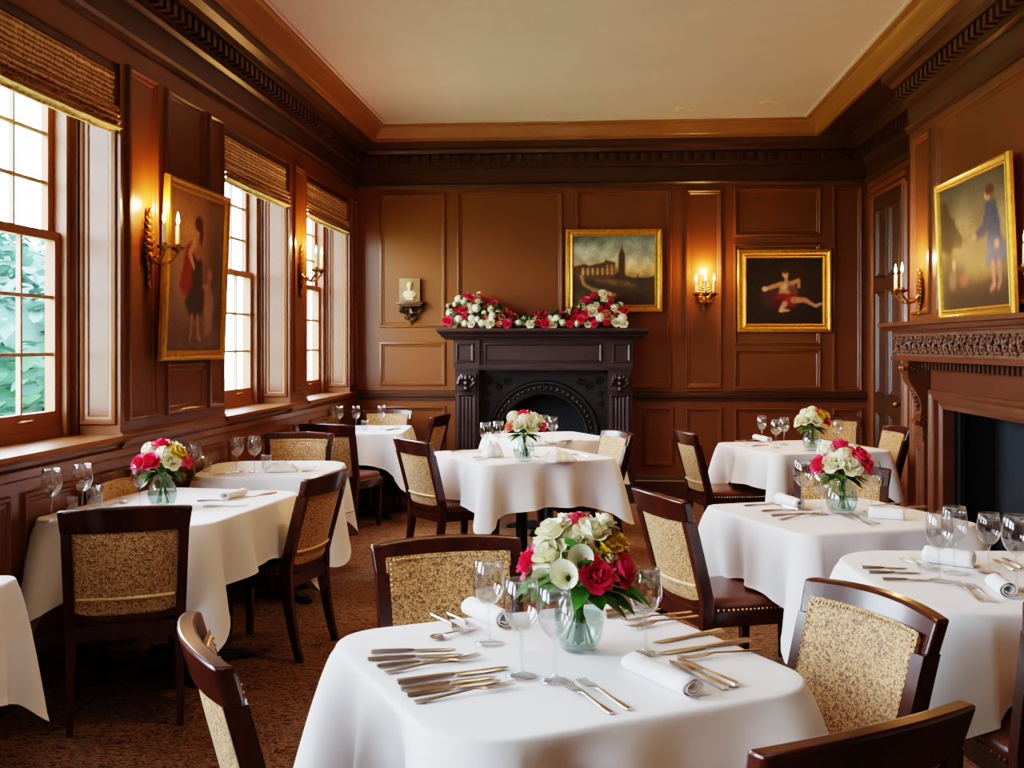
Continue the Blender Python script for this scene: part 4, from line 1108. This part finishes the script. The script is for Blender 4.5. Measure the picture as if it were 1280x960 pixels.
# ------------------------------------------------------------------ napkins
def roll_napkin(x0, y0, x1, y1, r, label, turns=2.2, flat=.8):
    a, b_ = zp(x0, y0, ZI), zp(x1, y1, ZI); d = b_ - a; L = d.length; mid = (a + b_) / 2
    n = 56; prof = []
    for k in range(n):
        u = k / (n - 1); an = -PI / 2 - .2 + u * turns * 2 * PI; rr_ = r * (1 - .62 * u)
        prof.append((rr_ * math.cos(an), (rr_ * math.sin(an)) * flat + r * flat))
    tail = [(-r * 1.25 + k * r * .16, .001 + .0012 * (k % 2)) for k in range(6)]
    prof = tail + prof
    P = []
    for j in range(9):
        v = j / 8 * 2 - 1; wob = 1 + .03 * math.sin(j * 1.7)
        P.append([(x * wob, v * L / 2 + .004 * math.sin(x * 90), max(z * wob, .0005)) for x, z in prof])
    o = MB().grid(P).build('napkin', 'napkin', smooth=180, loc=(mid.x, mid.y, ZI), rot=(0, 0, math.atan2(d.y, d.x) - PI / 2))
    sl = o.modifiers.new('thick', 'SOLIDIFY'); sl.thickness = .0022; sl.offset = 0
    tag(o, label, 'napkin', 'white table napkins'); return o
def fold_napkin(x, y, w, h, rz, label, seed, lab_z=0):
    p = zp(x, y, ZI); P = []
    for i in range(15):
        row = []
        for j in range(15):
            u, v = i / 14 * 2 - 1, j / 14 * 2 - 1; k = max(0, 1 - max(abs(u), abs(v)))
            hgt = h * (k ** .7) * (.7 + .5 * abs(math.sin(4 * math.atan2(v, u) + seed))) + .035 * max(0, noise.noise(Vector((u * 3.2, v * 3.2, seed * 5.1)))) * min(1, k * 4)
            row.append((u * w / 2 * (1 + .08 * math.sin(v * 5 + seed)), v * w / 2, max(hgt, .0008)))
        P.append(row)
    o = MB().grid(P).build('napkin', 'napkin', smooth=50, loc=(p.x, p.y, ZI), rot=(0, 0, rz))
    sl = o.modifiers.new('thick', 'SOLIDIFY'); sl.thickness = .0015; sl.offset = 1
    tag(o, label, 'napkin', 'white table napkins'); return o
roll_napkin(790, 836, 868, 872, .033, 'loosely rolled white napkin at the front of the foreground table', flat=.62)
roll_napkin(588, 768, 632, 786, .032, 'rolled white napkin at the rear of the foreground table, behind the glasses')
roll_napkin(280, 625, 304, 619, .024, 'small rolled napkin in shade on the left flower table')
fold_napkin(352, 588, .18, .05, .3, 'folded white napkin on the second table by the windows', 1)
fold_napkin(374, 541, .12, .04, .1, 'folded napkin at the window end of the back corner table', 2)
fold_napkin(616, 571, .13, .11, .4, 'upright fan-folded napkin beside the centre table glass pair', 3)
fold_napkin(696, 576, .2, .07, .7, 'crumpled white napkin right of the centre table vase', 4)
fold_napkin(672, 555, .12, .05, .2, 'folded napkin on the cloth closest to the black fireplace', 5)
roll_napkin(944, 549, 962, 553, .026, 'rolled napkin left of the glasses on the far right table')
roll_napkin(1025, 556, 1047, 560, .026, 'rolled napkin right of the vase on the far right table')
roll_napkin(974, 627, 1001, 636, .028, 'rolled napkin left of the bouquet on the table before the brown fireplace')
roll_napkin(1086, 647, 1130, 650, .032, 'rolled napkin right of the bouquet on the table before the brown fireplace')
roll_napkin(1156, 702, 1218, 710, .036, 'rolled napkin behind the glass pair on the right front table')
roll_napkin(1243, 735, 1262, 748, .03, 'rolled napkin at the right end of the right front table')

# ------------------------------------------------------------------ flowers
def petal(m, base, out, up, L, W, curl, cup, T=None, n=5):
    """one petal: starts at base, leans from 'up' towards 'out'"""
    out = Vector(out).normalized(); up = Vector(up).normalized(); side = out.cross(up).normalized(); P = []
    pos = Vector(base); ang = curl[0]
    for i in range(n + 1):
        v = i / n; wd = W * (math.sin(PI * (.16 + .70 * v)) ** .8); row = []
        nrm = (out * math.cos(ang) - up * math.sin(ang))
        for j in range(5):
            u = j / 2 - 1; row.append(pos + side * (u * wd) - nrm * (cup * wd * u * u))
        P.append(row); d = up * math.cos(ang) + out * math.sin(ang); pos = pos + d * (L / n); ang += curl[1] / n
    m.grid(P, T)
def rose_mesh(r, seed, open_=1.0):
    rr = random.Random(seed); m = MB(); up = Vector((0, 0, 1))
    k = 0
    for lay, (cnt, rad, L, W, c0, c1) in enumerate(((3, .10, 1.25, .42, -.10, -.1), (4, .26, 1.25, .55, .05, .15), (5, .42, 1.2, .62, .22, .55), (5, .5, 1.1, .70, .42 * open_, 1.15))):
        for i in range(cnt):
            a = 2 * PI * (i + .37 * lay + rr.uniform(-.1, .1)) / cnt; o = Vector((math.cos(a), math.sin(a), 0))
            petal(m, o * rad * r * .55 + up * (-.55 * r), o, up, L * r * rr.uniform(.92, 1.06), W * r, (c0 + .1, c1), .38)
    m.ico((0, 0, -.5 * r), .3 * r, 1, (1, 1, .7)); return m
def calla_mesh(r, seed):
    m = MB(); P = []
    for i in range(8):
        v = i / 7; row = []
        for j in range(21):
            a = 2 * PI * j / 20; rad = r * (.16 + .72 * v ** 1.6) * (1 + .22 * v * math.cos(a))
            row.append((rad * math.cos(a) + .12 * r * v, rad * math.sin(a), r * (-1.1 + 1.9 * v + .42 * v * v * math.cos(a))))
        P.append(row)
    m.grid(P); return m
def hydrangea_mesh(r, seed):
    rr = random.Random(seed); m = MB(); m.ico((0, 0, 0), r * .72, 1)
    for k in range(34):
        z = 1 - 1.6 * (k + .5) / 34; a = k * 2.4; q = math.sqrt(max(0, 1 - z * z)); n_ = Vector((q * math.cos(a), q * math.sin(a), z)); p = n_ * r * .85
        s1 = n_.orthogonal().normalized(); s2 = n_.cross(s1)
        for t_ in range(4):
            b_ = s1 * math.cos(t_ * PI / 2 + k) + s2 * math.sin(t_ * PI / 2 + k); c_ = n_.cross(b_)
            m.add([p, p + b_ * r * .16 + c_ * r * .12 + n_ * r * .06, p + b_ * r * .3 + n_ * r * .04, p + b_ * r * .16 - c_ * r * .12 + n_ * r * .06], [(0, 1, 2, 3)])
    return m
def leaf_into(m, base, d, L, W, droop):
    d = Vector(d).normalized(); side = d.cross(Vector((0, 0, 1)))
    if side.length < .05: side = Vector((1, 0, 0))
    side.normalize(); P = []; pos = Vector(base)
    for i in range(7):
        v = i / 6; wd = W * math.sin(PI * min(1, .04 + .96 * v)) ** .8 * (1 - .25 * v); lift = Vector((0, 0, .22 * wd))
        P.append([pos - side * wd + lift, pos, pos + side * wd + lift]); d = (d + Vector((0, 0, -droop / 6))).normalized(); pos = pos + d * (L / 6)
    m.grid(P)
FM = {}
def flower_data(kind, var):
    key = (kind, var)
    if key not in FM:
        m = {'rose': rose_mesh, 'calla_lily': calla_mesh, 'hydrangea': hydrangea_mesh}[kind](1.0, var * 17 + 3)
        o = m.build('tmp', 'white_petal', smooth=60 if kind != 'calla_lily' else 180); FM[key] = o.data; bpy.data.objects.remove(o)
    return FM[key]
FC = {}
def flower(kind, mat, parent, loc, r, direction, var=0, spin=0):
    key = (kind, mat, var)
    if key not in FC:
        me = flower_data(kind, var).copy(); me.materials.clear(); me.materials.append(M[mat]); FC[key] = me
    o = bpy.data.objects.new(kind, FC[key]); COL.objects.link(o); o.parent = parent; o.location = loc; o.scale = (r,) * 3
    q = Vector(direction).to_track_quat('Z', 'Y') @ Matrix.Rotation(spin, 3, 'Z').to_quaternion(); o.rotation_mode = 'QUATERNION'; o.rotation_quaternion = q
    return o
def vase(p, s, label, shape='jar'):
    t = empty('glass_vase', (p.x, p.y, ZI)); tag(t, label, 'vase', 'round glass vases')
    if shape == 'jar':
        pr = [(.001, .0), (.036, 0), (.044, .006), (.052, .03), (.058, .065), (.057, .09), (.049, .115), (.041, .128), (.040, .138), (.044, .148), (.0425, .148), (.0385, .138), (.0395, .127), (.047, .114), (.055, .09), (.056, .065), (.050, .032), (.041, .012), (.001, .010)]
        wl = [(.001, .0105), (.041, .0125), (.0495, .032), (.0553, .065), (.0545, .082), (.001, .082)]
    else:
        pr = [(.001, 0), (.03, 0), (.046, .012), (.056, .04), (.057, .06), (.049, .088), (.037, .105), (.034, .114), (.041, .132), (.0395, .132), (.0325, .114), (.0355, .104), (.047, .087), (.055, .06), (.054, .04), (.044, .016), (.001, .008)]
        wl = [(.001, .0085), (.0435, .0165), (.0535, .04), (.0545, .06), (.001, .062)]
    T = Matrix.Scale(s, 4)
    MB().lathe(pr, 36, T=T).build('vase_body', 'vase_glass', t, smooth=180); MB().lathe(wl, 36, T=T).build('water', 'water', t, smooth=40)
    return t
VIEW = Vector((0, -1, 0))
def bouquet(p, vs, label, blooms, leaves, seed, rim=.145, leafmat='leaf', big=False):
    """blooms: (kind, material, right, up, toward camera, radius) measured from the rim centre"""
    rr = random.Random(seed); t = empty('flower_bouquet', (p.x, p.y, ZI + .012 * vs)); tag(t, label, 'flowers', 'table bouquets')
    to = Vector((-p.x, -p.y, 0)).normalized(); rt = Vector((-to.y, to.x, 0)); h0 = (rim - .012) * vs
    st = MB(); c0 = Vector((0, 0, h0 + .03))
    for i, (kind, mat, rx, uz, fy, r) in enumerate(blooms):
        q = rt * rx + to * fy + Vector((0, 0, h0 + uz * (.88 if big else 1))); d = (q - c0 + Vector((0, 0, .02))).normalized()
        if kind == 'calla_lily': d = (d + to * .7).normalized()
        flower(kind, mat, t, q, r, d, i % 3, rr.uniform(0, 6))
        neck = Vector((rr.uniform(-1, 1), rr.uniform(-1, 1), 0)) * .014 * vs
        foot = Vector((-neck.x * 1.3, -neck.y * 1.3, 0)) + Vector((rr.uniform(-.02, .02), rr.uniform(-.02, .02), .006)) * vs
        st.tube([foot, Vector((neck.x, neck.y, h0 * .95)), q * .6 + Vector((neck.x, neck.y, h0)) * .4, q - d * r * .5], .0026, 6)
    st.build('stems', 'stem', t)
    for (rx, uz, fy, dx, dz, L, W, dr) in leaves:
        m = MB(); leaf_into(m, rt * rx + to * fy + Vector((0, 0, h0 + uz)), rt * dx + to * (fy * 6 + .15) + Vector((0, 0, dz)), L, W, dr)
        m.build('leaf', leafmat, t, smooth=60)
    return t
pw = zp(724, 812, ZI)
vase(pw, 1.05, 'clear glass jar vase in the middle of the foreground table')
W_, P_, Y_ = 'white_petal', 'pink_petal', 'yellow_petal'
bouquet(pw, 1.05, 'large bouquet of white roses, callas and magenta roses on the foreground table', [
 ('rose', P_, -.118, .070, .02, .040), ('rose', W_, -.064, .150, .02, .046), ('rose', W_, -.070, .100, .06, .044), ('rose', W_, -.03, .165, -.03, .042),
 ('rose', W_, .028, .158, .03, .044), ('rose', W_, .06, .17, -.02, .036), ('rose', P_, -.008, .175, -.02, .034), ('rose', W_, -.015, .13, .05, .034), ('rose', Y_, .064, .115, .04, .040), ('rose', Y_, .09, .125, 0, .034),
 ('calla_lily', W_, .004, .082, .085, .034), ('calla_lily', W_, -.034, .045, .095, .040), ('calla_lily', W_, -.066, .03, .08, .034),
 ('rose', P_, .040, .055, .09, .040), ('rose', P_, .098, .062, .05, .042), ('rose', W_, .07, .09, .06, .026), ('rose', W_, .0, .14, -.07, .04), ('rose', P_, -.06, .1, -.07, .04), ('rose', Y_, .07, .1, -.06, .04)],
 [(-.03, .02, .05, -1, .1, .13, .030, .7), (-.02, .01, .06, -.7, -.1, .10, .028, .5), (.02, .01, .06, .3, -.1, .08, .032, .7), (.03, .01, .05, 1, .1, .14, .026, .5), (.04, .01, .05, .8, -.15, .12, .028, .6),
  (.0, .015, .07, -.1, -.2, .075, .034, .6), (-.04, .03, .05, -.9, .5, .10, .026, .9), (.05, .03, .0, 1, .2, .15, .024, .6), (.01, .05, .07, .1, .6, .08, .022, .5), (-.01, .09, .06, -.2, .8, .07, .02, .5), (.03, .0, .04, .9, -.4, .11, .026, .4), (-.02, .02, -.05, -.5, .1, .12, .03, .6), (.03, .02, -.05, .5, .1, .12, .03, .6), (-.07, .035, .06, -1.2, .0, .11, .03, .9), (-.05, .02, .07, -.6, .15, .09, .032, .9), (-.05, .03, .04, -1.2, -.2, .10, .028, .5), (.06, .02, .05, 1.2, .2, .13, .028, 1.0), (.05, .0, .06, .7, .05, .08, .03, .8)], 4, big=True)
def small_bouquet(px, py, s, vlabel, flabel, seed, tilt, shape='urn'):
    p = zp(px, py, ZI); vase(p, s, vlabel, shape); rr = random.Random(seed); bl = []
    base = [(-.075, .05, .03), (-.045, .095, .0), (0, .115, .0), (.045, .10, .0), (.08, .055, .02), (-.03, .06, .06), (.03, .055, .065), (0, .085, .05), (-.05, .055, -.05), (.05, .06, -.05), (0, .1, -.05), (.065, .085, .04)]
    for i, (x, z, y) in enumerate(base):
        mat = tilt[i % len(tilt)]; kind = 'hydrangea' if mat == W_ and i % 3 == 1 else 'rose'
        bl.append((kind, mat, x * s * 1.05 + rr.uniform(-.008, .008), z * s, y * s, rr.uniform(.034, .041) * s))
    lv = []
    for k in range(12):
        a = k / 12 * 2 * PI; lv.append((.02 * math.cos(a), .01, .025 * math.sin(a), math.cos(a), .1 if k % 2 else -.1, .085 * s, .022 * s, .6))
    bouquet(p, s, flabel, bl, lv, seed, rim=.130 if shape == 'urn' else .145)
small_bouquet(203, 634, 1.15, 'glass urn vase on the left table by the windows', 'bouquet of cream and pink blooms on the left table by the windows', 21, [P_, W_, P_, W_, P_, P_, W_, W_, W_, P_, W_, Y_])
small_bouquet(655, 576, 1.22, 'glass vase on the centre table', 'bouquet of white and red blooms on the centre table before the fire arch', 22, ['peach_petal', W_, P_, W_, P_, W_, W_, W_, P_, W_, W_, W_])
small_bouquet(1015, 563, 1.15, 'round glass vase on the far right table', 'pale green and red bouquet on the far right table', 23, [W_, W_, W_, P_, P_, W_, W_, W_, W_, P_, W_, Y_])
small_bouquet(1052, 642, 1.2, 'round glass vase on the table before the brown fireplace', 'bouquet of cream and magenta flowers on the table before the brown fireplace', 24, [P_, W_, P_, W_, P_, W_, W_, W_, W_, P_, W_, P_])

def garland(name, label, x0, x1, hfun, seed, n):
    rr = random.Random(seed); yb = D - .22; z0 = 1.667
    t = empty(name, ((x0 + x1) / 2, yb, z0)); tag(t, label, 'flowers', 'mantel flower garlands'); cx = (x0 + x1) / 2; hw = (x1 - x0) / 2
    m = MB()
    for k in range(800):
        x = rr.uniform(-hw, hw); h = hfun((x + hw) / (2 * hw)); z = max(.006, rr.uniform(.0, .85) * h); y = rr.uniform(-.13, .11) * (1 - .4 * z / .3)
        leaf_into(m, (x, y, z), (rr.uniform(-1, 1), rr.uniform(-1, .3), rr.uniform(0, .9)), rr.uniform(.05, .1), rr.uniform(.010, .018), .6)
    f = m.build('foliage', 'leaf_dark', t, smooth=60)
    mats = [W_, W_, P_, P_, 'peach_petal', W_]
    spots = []
    tries = 0
    while len(spots) < n and tries < 4000:
        tries += 1
        u = rr.random(); h = hfun(u); v = rr.random() ** .7; x = -hw + u * 2 * hw; z = .035 + v * (h - .05); y = -.13 + .10 * v + rr.uniform(-.02, .02)
        if all(math.hypot(x - a, z - b_) > .056 for a, b_, _ in spots): spots.append((x, z, y))
    for i, (x, z, y) in enumerate(spots):
        mat = mats[rr.randrange(len(mats))]; kind = 'hydrangea' if mat == W_ and rr.random() < .65 else ('hydrangea' if mat == 'peach_petal' and rr.random() < .5 else 'rose')
        flower(kind, mat, t, (x, y, z), rr.uniform(.027, .052), (rr.uniform(-.4, .4), -1, .35 + z * 2), i % 3, rr.uniform(0, 6))
    return t
hl = lambda u: .12 + .24 * math.exp(-((u - .3) / .34) ** 2) - .03 * u
hr = lambda u: .15 + .23 * math.exp(-((u - .72) / .24) ** 2)
garland('flower_garland', 'left half of the mantel garland, pink and cream blooms over dark foliage', -1.47, -.62, hl, 31, 58)
garland('flower_garland', 'right half of the mantel garland, heaped blooms overlapping the landscape frame', -.60, .24, hr, 33, 58)

# ------------------------------------------------------------------ outside the windows
struct(MB().box(-40, XL - WT - .1, -30, 60, -.5, -.4).build('ground', 'outdoor_grass'))
def tree(x, y, h, r, label, seed):
    rr = random.Random(seed); t = empty('garden_tree', (x, y, -.4)); tag(t, label, 'tree', 'trees outside the windows')
    MB().tube([(0, 0, 0), (.05, 0, h * .3), (0, .05, h * .6)], [.22, .16, .08], 10).build('trunk', 'bark', t)
    m = MB()
    for k in range(1500):
        a, z = rr.uniform(0, 2 * PI), rr.uniform(-1, 1); q = math.sqrt(1 - z * z); k2 = rr.uniform(.75, 1.05)
        n_ = Vector((q * math.cos(a), q * math.sin(a), z)); p = Vector((n_.x * r * k2, n_.y * r * k2, h * .55 + n_.z * h * .42 * k2)) 
        leaf_into(m, p, (rr.uniform(-1, 1), rr.uniform(-1, 1), rr.uniform(-.3, .8)), rr.uniform(.25, .45), rr.uniform(.09, .16), .4)
    m.ico((0, 0, h * .55), 1, 3, (r * .8, r * .8, h * .36), jit=.25)
    m.build('foliage', 'foliage', t, smooth=60)
tree(-9.3, 15.0, 3.3, 2.1, 'pale blue-green bushy tree seen through the nearest window', 1)
tree(-13.2, 22.5, 4.6, 2.5, 'hazy tree crown further off through the nearest window', 2)

# ------------------------------------------------------------------ light
wd = bpy.data.worlds.new('World'); scn.world = wd; wd.use_nodes = True
bg = wd.node_tree.nodes['Background']; bg.inputs[0].default_value = (.76, .88, 1, 1); bg.inputs[1].default_value = 26
def area(name, loc, rot, sx, sy, power, color, portal=False, spread=None):
    ld = bpy.data.lights.new(name, 'AREA'); ld.shape = 'RECTANGLE'; ld.size = sx; ld.size_y = sy; ld.energy = power; ld.color = color
    if spread: ld.spread = spread
    o = bpy.data.objects.new(name, ld); COL.objects.link(o); o.location = loc; o.rotation_euler = rot
    if portal: ld.cycles.is_portal = True
    return o
for i, (a0, a1) in enumerate(WINS):
    area('window_portal', (XL - .40, (a0 + a1) / 2, (SILL + HEAD) / 2), (0, R(-90), 0), HEAD - SILL, a1 - a0, 1, (1, 1, 1), portal=True)
sd = bpy.data.lights.new('sun', 'SUN'); sd.energy = 2.0; sd.angle = R(12); sd.color = (1, .96, .9)
so = bpy.data.objects.new('sun', sd); COL.objects.link(so); so.rotation_euler = (R(38), R(-20), R(20))
area('overhead_fill', (.1, .6, 3.4), (0, 0, 0), 2.2, 2.6, 14, (.95, .96, 1))  # added fill light above the view; no such lamp hangs here
for x, y in ((.25, 7.6), (1.1, 8.4), (-1.2, 8.3), (.2, 4.4)):  # added warm fill spots; no light fittings are modelled at these points
    ld = bpy.data.lights.new('warm_fill_spot', 'SPOT'); ld.energy = 100; ld.color = (1, .66, .33); ld.spot_size = R(120); ld.spot_blend = 1; ld.shadow_soft_size = .06
    o = bpy.data.objects.new('warm_fill_spot', ld); COL.objects.link(o); o.location = (x, y, ZC - .04)

scn.view_settings.view_transform = 'Filmic'
scn.view_settings.look = 'High Contrast'
scn.view_settings.exposure = .2
cy = scn.cycles
cy.max_bounces = 10; cy.diffuse_bounces = 5; cy.glossy_bounces = 4; cy.transmission_bounces = 6; cy.transparent_max_bounces = 32
cy.caustics_reflective = False; cy.caustics_refractive = False; cy.sample_clamp_indirect = 6
